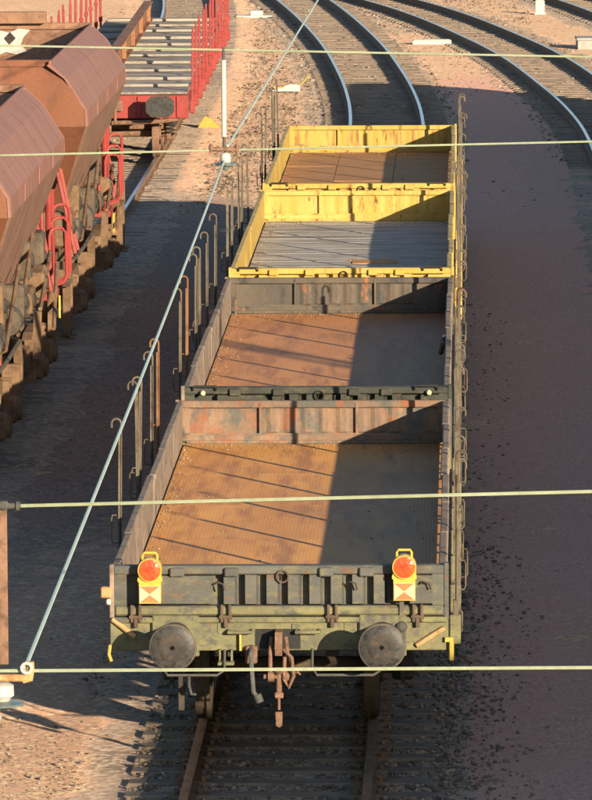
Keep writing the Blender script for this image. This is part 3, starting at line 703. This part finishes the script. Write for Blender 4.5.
# ------------------------------------------------------------------ tail lamps
def tail_lamp(x, z, label):
    y = E - .075
    t = thing('tail_lamp', (x, y, z - .29), label, 'lamp', 'tail lamps hung on the front wagon')
    b = MB(); pts = [(-.092, .0), (.092, .0), (.092, .18), (.103, .185), (.103, .21), (.095, .225)] + [(.101 * math.cos(a), .285 + .101 * math.sin(a)) for a in np.linspace(0, PI, 15)] + [(-.095, .225), (-.103, .21), (-.103, .185), (-.092, .18)]
    b.prism(pts, 'y', -.045, .07); b.build('lamp_body', 'lamp_yellow', t)
    MB().lathe((0, -.045, .285), (0, -1, 0), [(0, .100), (.02, .100), (.02, .088)], 30).build('lens_ring', 'lamp_yellow', t, True)
    MB().lathe((0, -.05, .285), (0, -1, 0), [(0, .094), (.016, .092), (.022, .075), (.026, .045), (.028, .0005)], 30).build('lens', 'lens', t, True)
    MB().tube([(-.062, .0, .36), (-.062, .0, .405), (-.05, .0, .425), (.05, .0, .425), (.062, .0, .405), (.062, .0, .36)], .011, 8).build('handle', 'lamp_yellow', t, True)
    r = MB().box(-.088, .088, -.052, -.0455, .006, .15, bev=.002).build('reflector_plate', 'lamp_white', t)
    for z0, z1 in ((.146, .082), (.010, .074)):
        MB().prism([(-.082, z0), (.082, z0), (0, z1)], 'y', -.056, -.0525).build('red_triangle', 'lamp_red', r)
    return t
tail_lamp(-1.085, 1.695, 'yellow tail lamp with red lens on the left of the front wagon')
tail_lamp(1.06, 1.715, 'yellow tail lamp with red lens on the right of the front wagon')

# ------------------------------------------------------------------ hopper wagons on the left track
def hopper(y0, label, white, lad):
    t = thing('hopper_wagon', (-5.12, y0, 0), label, 'wagon', 'rust red hopper wagons')
    L = 10.1
    prof = [(.92, 3.86), (1.16, 3.64), (1.44, 3.20), (1.45, 2.98), (.92, 1.50)]       # one flank, top to bottom
    for s in (1, -1):
        up_, lo_ = MB(), MB()
        for ch, mb in (((0, 1, 2, 3), up_), ((3, 4), lo_)):
            n = len(ch); seg = [.0, .0, L, L]
            v = []
            for off in (0, -.035):
                for yy in (0, L): v += [(s * (prof[i][0] + off), yy + (0 if i < 4 else (1.3 if yy == 0 else -1.3)), prof[i][1] + (off if i == 0 else 0)) for i in ch]
            f = []
            for k in range(n - 1): f += [(k, k + 1, n + k + 1, n + k), (2 * n + k, 2 * n + k + 1, 3 * n + k + 1, 3 * n + k)]
            f += [(k, k + 1, 2 * n + k + 1, 2 * n + k) for k in range(n - 1)] + [(n + k, n + k + 1, 3 * n + k + 1, 3 * n + k) for k in range(n - 1)]
            f += [(0, n, 3 * n, 2 * n), (n - 1, 2 * n - 1, 4 * n - 1, 3 * n - 1)]
            mb.add(v, f)
        f = up_.build('hull_flank', 'hull', t); lo_.build('hull_chute', 'hull_low', t)
        edge = MB()
        for yy in (.0, L): edge.tube([(s * (x + .002), yy, z) for x, z in prof[:4]], .004, 5)
        edge.tube([(s * .93, 0, 3.87), (s * .93, L, 3.87)], .022, 6)
        edge.build('edge_bead', 'hull', f, True)
        for k in range(3): MB().box(s * 1.452 - .006, s * 1.452 + .006, 2.4 + k * 2.6, 2.45 + k * 2.6, 2.98, 3.2).build('weld_seam', 'hull', f)
        rv = MB()
        for k in range(9): rv.cyl((s * 1.29, 1.0 + k * .9, 3.42), (s * 1.315, 1.0 + k * .9, 3.43), .014, 6)
        rv.build('rivet_row', 'rust', f)['kind'] = 'stuff'
    for near, yy in ((1, .0), (-1, L)):
        m = near
        e = MB()                                     # end: sloping top plate, upright plate, tapering foot
        top = [(.90, 3.86), (-.90, 3.86)]
        a = [(.90, yy - .0, 3.83), (-.90, yy, 3.83), (-1.30, yy - m * .30 * 0 + 0, 3.42), (1.30, yy, 3.42)]
        e.add([(.90, yy + m * .16, 3.84), (-.90, yy + m * .16, 3.84), (-1.22, yy + m * .02, 3.52), (1.22, yy + m * .02, 3.52), (-1.40, yy + m * .015, 3.2), (1.40, yy + m * .015, 3.2), (-1.41, yy + m * .015, 2.98), (1.41, yy + m * .015, 2.98), (-.90, yy + m * 1.28, 1.51), (.90, yy + m * 1.28, 1.51)],
              [(0, 1, 2, 3), (3, 2, 4, 5), (5, 4, 6, 7), (7, 6, 8, 9)])
        o = e.build('end_plate', 'hull_end', t)
        so = o.modifiers.new('thickness', 'SOLIDIFY'); so.thickness = .04; so.offset = 0
        rim = MB().box(-.95, .95, yy + m * .16 - .06, yy + m * .16 + .06, 3.80, 3.90, bev=.01)
        if m < 0: rim.box(-.95, .25, yy + m * .3 - .1, yy + m * .3 + .1, 3.90, 4.08, bev=.01)
        rim.build('end_rim', 'hull_end' if m > 0 else 'hull_in', t)
    # inside: shallow chute floor and the lit far slope
    ins = MB().add([(-.86, .3, 3.8), (.86, .3, 3.8), (.86, L - .35, 3.8), (-.86, L - .35, 3.8), (-.5, 2.2, 2.2), (.5, 2.2, 2.2), (.5, L - 2.0, 2.2), (-.5, L - 2.0, 2.2)],
                   [(0, 1, 5, 4), (1, 2, 6, 5), (2, 3, 7, 6), (3, 0, 4, 7), (4, 5, 6, 7)]).build('hopper_inside', 'hull_in', t)
    if white:
        d = Vector((0, -1.65, -1.6)).normalized(); nrm = Vector((0, -1.6, 1.65)).normalized(); c0 = Vector((-.30, L - .50, 3.66)) + nrm * .02
        pts = [(-.42, .16), (-.30, .10), (-.18, .14), (-.02, .10), (.14, .17), (.36, .15), (.24, .02), (.20, -.10), (.34, -.22), (.12, -.26), (-.06, -.22), (-.22, -.28), (-.40, -.2), (-.26, -.06)]
        MB().add([c0 + Vector((1, 0, 0)) * u * .85 + d * (-w * 1.25) for u, w in pts], [tuple(range(len(pts)))]).build('white_splash', 'white', ins)
        q = [(-.09, 0), (0, -.11), (.09, 0), (0, .11)]
        MB().add([c0 + nrm * .012 + Vector((1, 0, 0)) * u + d * (-w * 1.2) for u, w in q], [(0, 1, 2, 3)]).build('diamond_hatch', 'steel_dark', ins)
    # frame, headstocks, buffers
    fr = MB()
    for s in (-1, 1): fr.box(s * .95 - .06, s * .95 + .06, -1.6, L + 2.4, .98, 1.22, bev=.01)
    fr.box(-1.3, 1.3, -1.65, -1.55, .92, 1.24); fr.box(-1.3, 1.3, L + 2.35, L + 2.45, .92, 1.24)
    fr.build('frame', 'dust', t)
    LL = L; L = LL + lad
    pf = MB().box(-1.2, 1.2, L + .3, L + 1.6, 1.23, 1.27).build('end_platform', 'red_faded', t)
    # end platform ladders and rails (right flank is the one in view)
    for s in (1, -1):
        for y, x, z0, z1, r in ((L - .25, 1.05, 1.2, 2.6, .024), (L + .15, 1.12, 1.1, 2.55, .024), (L + .62, 1.18, .98, 2.5, .042), (L + 1.0, 1.2, 1.0, 2.4, .034)):
            hr = MB().cyl((s * x, y, z0), (s * x, y, z1), r, 9).cyl((s * x, y, z1), (s * x, y, z1 + .03), r * 1.35, 9).build('hand_rail', 'red', t, True)
        for y, h in ((L + .5, 1.85), (L + .95, 1.95), (L + 1.3, 2.1)):
            MB().tube([(s * 1.2, y, 1.15), (s * 1.2, y, h), (s * 1.22, y, h + .07), (s * 1.27, y + .02, h + .10), (s * 1.36, y + .05, h + .10), (s * 1.41, y + .06, h + .04), (s * 1.42, y + .06, 1.32), (s * 1.38, y + .05, 1.23), (s * 1.24, y, 1.18)], .022, 7).build('hand_hoop', 'red', t, True)
        for k in range(5): MB().cyl((s * 1.18, L + .62, 1.3 + k * .26), (s * 1.2, L + 1.0, 1.3 + k * .26), .016, 6).build('ladder_rung', 'red', t, True)
        st = MB().box(s * 1.12 - .16, s * 1.12 + .16, L + .35, L + 1.2, 1.0, 1.10, bev=.01).build('step_board', 'red', t)
        MB().box(s * 1.30 - .012, s * 1.30 + .012, L + .9, L + .95, .72, 1.02).build('yellow_strip', 'lamp_yellow', st)
        for y in (L + 1.35, L + 1.85):
            leg = MB().prism([(y - .06, 1.10), (y + .07, 1.10), (y + .10, .85), (y + .05, .55), (y + .0, .50), (y - .16, .50), (y - .15, .44), (y + .06, .42), (y + .14, .52), (y + .18, .86), (y + .16, 1.14)], 'x', s * 1.36 - .05, s * 1.36 + .05)
            leg.build('foot_step', 'dust', t)
            MB().box(s * 1.38 - .12, s * 1.38 + .10, y - .17, y + .1, .40, .425, bev=.006).build('step_tread', 'dust', t)
    L = LL
    # slanting struts, pipes and control gear between hull and frame
    for y in (-.3, .3, L - .4, L + .25):
        MB().cyl((1.28, y, 1.2), (1.02, y + .25, 2.35), .03, 7).build('strut', 'red_faded', t, True)
        MB().cyl((-1.28, y, 1.2), (-1.02, y + .25, 2.35), .03, 7).build('strut', 'red_faded', t, True)
    for k, (y, x, z, a, b, h) in enumerate(((.2, 1.0, 1.3, .22, .3, .5), (1.5, 1.08, 1.28, .16, .35, .3), (2.9, .95, 1.4, .2, .25, .55), (5.2, 1.0, 1.3, .25, .3, .42), (6.6, 1.12, 1.25, .14, .4, .28), (7.6, .95, 1.55, .22, .22, .5), (8.7, 1.1, 1.24, .18, .3, .36), (9.7, 1.0, 1.3, .2, .2, .7))):
        bx = MB().box(x - a, x + a, y - b, y + b, z, z + h, Matrix.Rotation(random.uniform(-.12, .12), 3, 'X'), bev=.04).build('valve_box', ('dust', 'dust_grey')[k % 2], t)
        MB().lathe((x + a - .01, y, z + h * .5), (1, 0, 0), [(0, .09), (.03, .09), (.045, .05)], 12).build('cover', 'steel_dark', bx, True)
    for y, r in ((.95, .15), (4.1, .17), (6.0, .12), (9.1, .16)):
        MB().lathe((1.12, y - .3, 1.38), (0, 1, 0), [(0, .05), (.04, r), (.5, r), (.56, .06), (.8, .04)], 14).build('air_cylinder', 'dust_grey', t, True)
    for y0_, z0_, y1_, z1_, x in ((2.0, 1.2, 5.2, 1.95, 1.22), (4.6, 1.15, 8.0, 2.1, 1.2), (7.2, 1.22, 10.0, 1.7, 1.3), (8.9, .8, 10.4, 1.5, 1.36)):
        MB().cyl((x, y0_, z0_), (x - .05, y1_, z1_), .028, 7).build('linkage_rod', 'dust', t, True)
    for y, q in ((3.1, .2), (6.9, -.25), (9.5, .15)):
        MB().prism([(y - .05, 1.22), (y + .06, 1.22), (y + .10 + q, .95), (y + .05 + q, .62), (y - .08 + q, .64), (y - .02 + q * .6, .92)], 'x', 1.24, 1.34).build('brake_lever', 'dust', t)
    MB().tube([(1.30, -1.4, 1.22), (1.31, 1, 1.20), (1.31, 3.2, 1.22), (1.1, 3.6, 1.24)], .03, 7).build('brake_pipe', 'dust_grey', t, True)
    # bogies
    for yc in (1.7, 8.4):
        b = MB()
        for s in (-1, 1):
            b.prism([(yc - 1.35, .42), (yc - 1.3, .70), (yc - .6, .86), (yc + .6, .86), (yc + 1.3, .70), (yc + 1.35, .42), (yc + 1.05, .40), (yc + .5, .38), (yc - .5, .38), (yc - 1.05, .40)], 'x', s * 1.10 - .06, s * 1.10 + .06)
        b.box(-1.0, 1.0, yc - .2, yc + .2, .5, .9); bo = b.build('bogie', 'dust', t)
        for yy in (yc - .9, yc + .9):
            wheel_pair(t, yy, .44, 'wheelset', 'dust')
            for s in (-1, 1):
                MB().box(s * 1.20 - .10, s * 1.20 + .13, yy - .15, yy + .15, .30, .62, bev=.04).lathe((s * 1.31, yy, .45), (s, 0, 0), [(0, .13), (.05, .13), (.07, .08)], 14).box(s * 1.14 - .05, s * 1.14 + .1, yy - .22, yy - .17, .28, .82).box(s * 1.14 - .05, s * 1.14 + .1, yy + .17, yy + .22, .28, .82).build('axle_box', 'dust', bo, True)
        for s in (-1, 1):
            for q in (-.22, 0, .22): MB().tube([(s * 1.14 + .055 * math.cos(a), yc + q + .055 * math.sin(a), .42 + a * .008) for a in np.linspace(0, 12 * PI, 60)], .012, 5).build('coil_spring', 'dust_grey', bo, True)
            MB().prism([(yc + 1.38, .95), (yc + 1.48, .95), (yc + 1.55, .5), (yc + 1.42, .32), (yc + 1.34, .34), (yc + 1.42, .55)], 'x', s * 1.2 - .1, s * 1.2 + .12).build('brake_shoe', 'dust', bo)
    buffers(t, -2.2, 1, 'dust'); buffers(t, L + 3.05, -1, 'dust')
    return t
hopper(36.3, 'rust red hopper wagon standing behind, its orange end plate lit', True, -1.9)
hopper(20.95, 'nearer rust red hopper wagon cut off by the left frame edge', False, .1)

# ------------------------------------------------------------------ flat wagon with red stakes
def flat_wagon():
    t = thing('flat_wagon', (-5.12, 69.6, 0), 'red flat wagon with timber bolsters and tall red stakes', 'wagon', None, .0095)
    L = 27.0; y0 = .62
    MB().box(-1.40, 1.40, y0, y0 + .08, .80, 1.24, bev=.01).build('headstock', 'red', t)
    for x in (-1.2, -.45, .45, 1.2): MB().box(x - .03, x + .03, y0 - .03, y0 - .001, .82, 1.22, bev=.006).build('headstock_rib', 'red', t)
    MB().box(-1.36, 1.36, L - .08, L, .93, 1.24, bev=.01).build('headstock', 'red', t)
    fr = MB()
    for s in (-1, 1): fr.box(s * 1.28 - .05, s * 1.28 + .05, y0 + .08, L - .08, .95, 1.22)
    fr.build('side_sill', 'red', t)
    dk = MB().box(-1.36, 1.36, y0 + .003, L - .003, 1.243, 1.26).build('deck', 'steel_dark', t)
    n = 66; w = (L - y0) / n
    me = MB().box(-1.38, 1.38, .006, w - .006, 0, .04, bev=.004).mesh('plank', 'deck')
    for k in range(n): link('plank', me, dk, (0, y0 + k * w, 1.262 + random.uniform(-.003, .003)))
    me = MB().box(-1.34, 1.34, -.26, .26, 0, .06, bev=.012).mesh('bolster', 'bolster')
    for yb in (2.4, 4.6, 7.3, 10.0, 12.6, 14.6, 16.6, 19.1, 22.1, 24.5, 26.6): link('bolster', me, t, (0, yb, 1.306), (0, 0, random.uniform(-.01, .01))).scale = (1, random.uniform(.75, 1.25), random.uniform(.8, 1.1))
    a = MB(); s = 1
    a.box(-.026, .026, -.04, .04, -.35, 1.2, bev=.008); a.box(-.05, .05, -.06, .06, -.34, -.10, bev=.01); a.box(-.042, .042, -.05, .05, .10, .22, bev=.008); a.box(-.045, .045, -.05, .05, .58, .66, bev=.008); a.cyl((0, 0, 1.2), (0, 0, 1.3), .02, 8)
    sm = a.mesh('stake', 'red')
    for s in (-1, 1):
        for k in range(12): link('stake', sm, t, (s * 1.47, .9 + k * 2.3, 1.22), (random.uniform(-.01, .01), random.uniform(-.015, .015), 0))
    for q in (-1, 1):
        b = MB().lathe((q * .875, 0, 1.06), (0, 1, 0), [(.03, .11), (.3, .09), (.31, .14), (.62, .15)], 14).build('buffer', 'steel_dark', t, True)
        c = .19
        MB().prism([(q * .875 + .27 * u, 1.06 + .2 * v) for u, v in ((-.6, -1), (.6, -1), (1, -.5), (1, .5), (.6, 1), (-.6, 1), (-1, .5), (-1, -.5))], 'y', 0, .035).build('buffer_head', 'buffer', b)
    MB().box(-.14, .14, .5, .62, .95, 1.15).cyl((0, .5, 1.0), (0, .42, .7), .03, 8).build('draw_hook', 'rust', t)
    MB().tube([(-1.1, .7, .72), (-.4, .66, .70), (.9, .66, .74), (1.2, .7, .78)], .045, 8).build('brake_rod', 'rust', t, True)
    for x in (-.35, -.1): MB().box(x - .02, x + .02, .55, .6, .55, 1.0).build('shunter_step', 'rust', t)
    for z in (.55, .72, .86): MB().box(-.37, -.08, .53, .61, z, z + .03).build('shunter_step', 'rust', t)
    for yc in (4.2, L - 4):
        b = MB()
        for s in (-1, 1): b.box(s * 1.0 - .05, s * 1.0 + .05, yc - 1.3, yc + 1.3, .42, .72, bev=.03)
        b.box(-1, 1, yc - .2, yc + .2, .5, .94); bo = b.build('bogie', 'steel_dark', t)
        for yy in (yc - .9, yc + .9): wheel_pair(t, yy, .46, 'wheelset', 'rust')
    wheel_pair(t, 1.5, .46, 'wheelset', 'rust')
    for s in (-1, 1):
        MB().tube([(s * 1.02 + .09 * math.cos(a), 1.3 + .09 * math.sin(a), .45 + a * .012) for a in np.linspace(0, 12 * PI, 70)], .02, 5).build('coil_spring', 'steel_dark', t, True)
        MB().box(s * 1.02 - .1, s * 1.02 + .1, 1.4, 1.7, .32, .62, bev=.03).build('axle_box', 'rust', t)
    return t
flat_wagon()
bt = thing('steel_beam', (-5.35, 73.0, 1.45), 'long rusty steel beam lying lengthwise on the flat wagon', 'beam', rz=.014)
MB().box(-.10, .10, 0, 21, .40, .43).box(-.10, .10, 0, 21, 0, .03).box(-.012, .012, 0, 21, .03, .40).build('web', 'beam', bt)
for k in range(5): MB().box(.012, .09, .5 + k * 4.8, .53 + k * 4.8, .03, .40).build('stiffener', 'beam', bt)

# ------------------------------------------------------------------ overhead line
def wire(name, pts, r, mat, parent, sag=0.0, n=24):
    out = []
    for (a, b) in zip(pts[:-1], pts[1:]):
        a, b = Vector(a), Vector(b)
        for i in range(n):
            t = i / n; p = a.lerp(b, t); p.z -= sag * 4 * t * (1 - t); out.append(p)
    out.append(Vector(pts[-1])); return MB().tube(out, r, 6).build(name, mat, parent, True)
XL, XR = -9.0, 14.6
def mast(x, y, label):
    t = thing('overhead_mast', (x, y, GZ), label, 'mast', 'masts holding the overhead line')
    m = MB()
    for a in (-.14, .14): m.box(a - .02, a + .02, -.09, .09, .3, 8.6)
    for k in range(17): m.box(-.16, .16, -.094, -.088, .5 + k * .48, .58 + k * .48, Matrix.Rotation(.5 * (-1) ** k, 3, 'Y')); m.box(-.16, .16, .088, .094, .5 + k * .48, .58 + k * .48, Matrix.Rotation(-.5 * (-1) ** k, 3, 'Y'))
    m.build('lattice_post', 'rubber', t); MB().box(-.4, .4, -.4, .4, -.2, .32, bev=.03).build('foundation', 'concrete', t)
mast(XL - .2, -29, 'left lattice mast of the nearer cross-span'); mast(XR + .2, -29, 'right lattice mast of the nearer cross-span')
mast(XL - .2, -3, 'left lattice mast of the farther cross-span'); mast(XR + .2, -3, 'right lattice mast of the farther cross-span')
def lerp_span(p, q):
    """straight span through two known points, carried on to both masts"""
    f = lambda x: p[1] + (q[1] - p[1]) * (x - p[0]) / (q[0] - p[0])
    return f
near = thing('cross_span', (-.14, -29, 5.38), 'nearer pair of pale green cross-span wires with rusty hanger at left edge', 'overhead wire')
far_ = thing('cross_span', (-.3, -3, 5.49), 'farther pair of pale cross-span wires with white hanger rod', 'overhead wire')
def local(o, pts): return [Vector(p) - o.location for p in pts]
def span(o, y, lo, hi, rw):
    for f, nm, s0 in ((lo, 'lower_wire', .03), (hi, 'upper_wire', .03)):
        pts = [(x, y, f(x)) for x in (XL, -2.2, -.3, 2.6, XR)]
        pts[0] = (XL, y, f(-2.2) + .18); pts[-1] = (XR, y, f(2.6) + .25)
        wire(nm, local(o, pts), rw, 'wire', o, 0, 8)
span(near, -29, lerp_span((-.1, 5.375), (2.07, 5.383)), lerp_span((-.14, 6.01), (2.07, 6.06)), .0072)
span(far_, -3, lerp_span((-2.06, 5.45), (2.57, 5.54)), lerp_span((-2.05, 6.31), (2.57, 6.2)), .0088)
# nearer hanger: rusty flat bar, clamps, white insulator with glass disc
MB().box(-.058, -.024, -.01, .01, .02, .62, bev=.003).build('hanger_bar', 'rust', near)
MB().box(-.065, -.015, -.02, .02, .615, .65, bev=.01).cyl((-.02, 0, .63), (.03, 0, .632), .012, 10).cyl((.012, 0, .63), (.024, 0, .63), .02, 10).build('upper_clamp', 'rubber', near, True)
MB().box(-.12, .05, -.02, .02, -.045, -.018, bev=.008).tube([(.03, 0, -.04), (.055, 0, -.035), (.06, 0, .0), (.058, 0, .03)], .016, 8).build('lower_bracket', 'tan', near, True)
MB().tube(arc((.046, -.02, .008), .019, 0, 2 * PI, 14), .007, 7).build('eye_bolt', 'porcelain', near, True)
ins = MB().lathe((-.055, 0, -.05), (0, 0, -1), [(0, .03), (.01, .05), (.05, .052), (.06, .04), (.07, .035)], 20).build('insulator', 'porcelain', near, True)
MB().lathe((-.055, 0, -.12), (0, 0, -1), [(0, .04), (.008, .088), (.016, .092), (.024, .045), (.04, .02)], 24).build('insulator_disc', 'disc', ins, True)
# farther hanger: white rod, rusty yoke, insulator
MB().cyl((0, 0, .10), (0, 0, .70), .02, 12).build('hanger_rod', 'porcelain', far_, True)
MB().cyl((0, 0, .70), (0, 0, .80), .012, 8).build('rod_fitting', 'rubber', far_, True); MB().cyl((0, 0, .02), (0, 0, .10), .012, 8).build('rod_fitting', 'rubber', far_, True)
MB().box(-.10, .10, -.02, .02, -.012, .018, bev=.008).lathe((-.10, 0, .01), (0, 0, 1), [(-.035, .014), (0, .022), (.035, .014)], 10).lathe((.10, 0, .01), (0, 0, 1), [(-.035, .014), (0, .022), (.035, .014)], 10).build('yoke', 'rust', far_, True)
ins = MB().lathe((.01, 0, -.03), (0, 0, -1), [(0, .03), (.02, .042), (.06, .044), (.08, .034)], 18).build('insulator', 'porcelain', far_, True)
MB().lathe((.01, 0, -.10), (0, 0, -1), [(0, .04), (.010, .085), (.020, .088), (.03, .03), (.06, .02)], 22).build('insulator_disc', 'disc', ins, True)
cw = thing('contact_wire', (-.1, -29, 5.2), 'pale blue-green wire running away over the wagons', 'overhead wire')
o = cw
wire('wire_run', local(o, [(-.20, -62, 5.2), (-.20, -29, 5.2)]), .0085, 'wire_blue', o, .06)
wire('wire_run', local(o, [(-.10, -29, 5.39), (-.30, -3, 5.40)]), .0085, 'wire_blue', o, .03)
wire('wire_run', local(o, [(-.27, -3, 5.52), (-.05, 18.4, 5.60), (.2, 42, 5.7)]), .0095, 'wire_blue', o, .0)

# ------------------------------------------------------------------ small things on the ground
def tagbox(name, loc, rz, label, cat, mat, *boxes, bev=.012):
    m = MB()
    for b in boxes: m.box(*b, bev=bev)
    o = m.build(name, mat); o.location = loc; o.rotation_euler = (0, 0, rz); return tag(o, label, cat)
tagbox('track_marker', (.72, 112.5, GZ), .02, 'white marker bar lying between the two curving tracks', 'marker', 'white', (-.5, .5, -.16, .16, 0, .12), (-.46, .46, -.12, .12, .12, .14))
tagbox('marker_post', (3.66, 127.2, GZ), 0, 'short white post standing beside the far right track', 'post', 'white', (-.13, .13, -.07, .07, 0, .40), (-.10, .10, -.05, .05, .40, .43), (-.16, .16, -.1, .1, 0, .06))
tagbox('concrete_box', (4.75, 110.4, GZ), .03, 'grey concrete cable box beside the upper right track', 'cable box', 'concrete', (-.35, .35, -.5, .5, 0, .24), (-.38, .38, -.53, .53, .24, .30))
tagbox('white_board', (-4.3, 126.3, GZ), .05, 'white board lying on sandy ground near the flat wagon', 'board', 'white', (-.5, .5, -.25, .25, 0, .07), (-.1, .25, -.15, .15, .07, .2))
sk = thing('track_skid', (-2.5, 93.4, GZ), 'yellow and white track skid with slanting handle beyond the yellow wagons', 'track skid')
MB().prism([(-.30, .03), (.32, .03), (.32, .17), (.10, .20), (-.10, .12), (-.30, .06)], 'y', -.06, .06).build('shoe', 'white', sk)
MB().cyl((.30, 0, .14), (.56, .0, .42), .018, 6).build('handle', 'leaf_yellow', sk, True)
MB().box(-.3, -.05, -.062, .062, .10, .14).build('yellow_tip', 'leaf_yellow', sk)
sk = thing('track_skid', (-3.8, 81.4, GZ), 'dull yellow track skid lying beside the red flat wagon', 'track skid')
MB().prism([(-.22, .0), (.24, .0), (.24, .06), (.05, .24), (-.06, .28), (-.18, .10)], 'y', -.09, .09).build('shoe', 'leaf_yellow', sk)
MB().cyl((.2, 0, .05), (.42, -.1, .03), .018, 6).build('handle', 'leaf_yellow', sk, True)
ps = thing('marker_stake', (-4.45, 98.9, GZ), 'thin yellow stake standing beside the red flat wagon', 'stake')
MB().box(-.03, .03, -.03, .03, 0, .30, bev=.006).build('shaft', 'leaf_yellow', ps); MB().prism([(-.03, .30), (.03, .30), (0, .36)], 'y', -.028, .028).build('tip', 'leaf_yellow', ps)
st = MB().tube([(-.26, .0, .03), (-.1, .02, .035), (.1, -.02, .03), (.3, .03, .025)], .022, 6).build('stick', 'tan', None, True)
st.location = (-3.75, 48.4, GZ); tag(st, 'pale stick lying on dark ballast between hopper and open wagons', 'stick')
st = MB().box(-.22, .22, -.02, .02, 0, .02, bev=.004).build('plank', 'rust'); st.location = (-3.1, 62.3, GZ + .01); st.rotation_euler = (0, 0, .02)
tag(st, 'short thin brown plank on the ground left of the yellow wagons', 'plank')

# ------------------------------------------------------------------ covered vans out of view on the right, added to shade the yard
def van(y, label):
    t = thing('shade_van', (9.7, y, 0), label, 'wagon', 'unseen covered vans added to shade the yard')
    L = 12.7; hw = 1.38; zr, zt = 3.35, 4.08
    MB().box(-hw, hw, .62, .62 + L, 1.16, zr).build('body', 'van_brown', t)
    arc_ = [(hw * 1.03 * math.cos(a), zr + (zt - zr) * math.sin(a)) for a in np.linspace(0, PI, 13)]
    MB().prism(arc_, 'y', .55, .69 + L).build('roof', 'van_roof', t)
    for s in (-1, 1):
        for k in range(9):
            if k in (3, 4, 5): continue
            yy = .62 + .3 + k * (L - .6) / 8
            MB().box(s * (hw + .025) - .025, s * (hw + .025) + .025, yy - .05, yy + .05, 1.16, zr).build('rib', 'van_brown', t)
        d = MB().box(s * (hw + .045) - .03, s * (hw + .045) + .03, 5.4, 8.6, 1.2, 3.36, bev=.01).build('sliding_door', 'van_brown', t)
        MB().cyl((s * (hw + .12), 5.7, 1.9), (s * (hw + .12), 5.7, 2.6), .02, 6).build('door_handle', 'stake', d)
        MB().box(s * (hw - .06) - .06, s * (hw - .06) + .06, .62, .62 + L, .9, 1.155).build('sill', 'steel_dark', t)
        for yy in (1.6, 2.7, 11.2, 12.3): MB().box(s * (hw + .012) - .014, s * (hw + .012) + .014, yy - .35, yy + .35, 2.75, 3.15).build('vent', 'steel_dark', t)
    for yy in (2.9, 11.0):
        wheel_pair(t, yy)
        for s in (-1, 1): MB().box(s * 1.02 - .1, s * 1.02 + .1, yy - .14, yy + .14, .32, .9, bev=.03).build('axle_box', 'steel_dark', t)
    MB().box(-1.35, 1.35, .58, .615, .92, 1.2).build('headstock', 'steel_dark', t); MB().box(-1.35, 1.35, .625 + L, .66 + L, .92, 1.2).build('headstock', 'steel_dark', t)
    buffers(t, 0, 1, 'steel_dark'); buffers(t, L + 1.24, -1, 'steel_dark')
for k in range(7):
    van(-18.0 + k * 13.96, ('nearest', 'second', 'third', 'fourth', 'fifth', 'sixth', 'farthest')[k] + ' brown covered van, out of view, added to shade the yard')
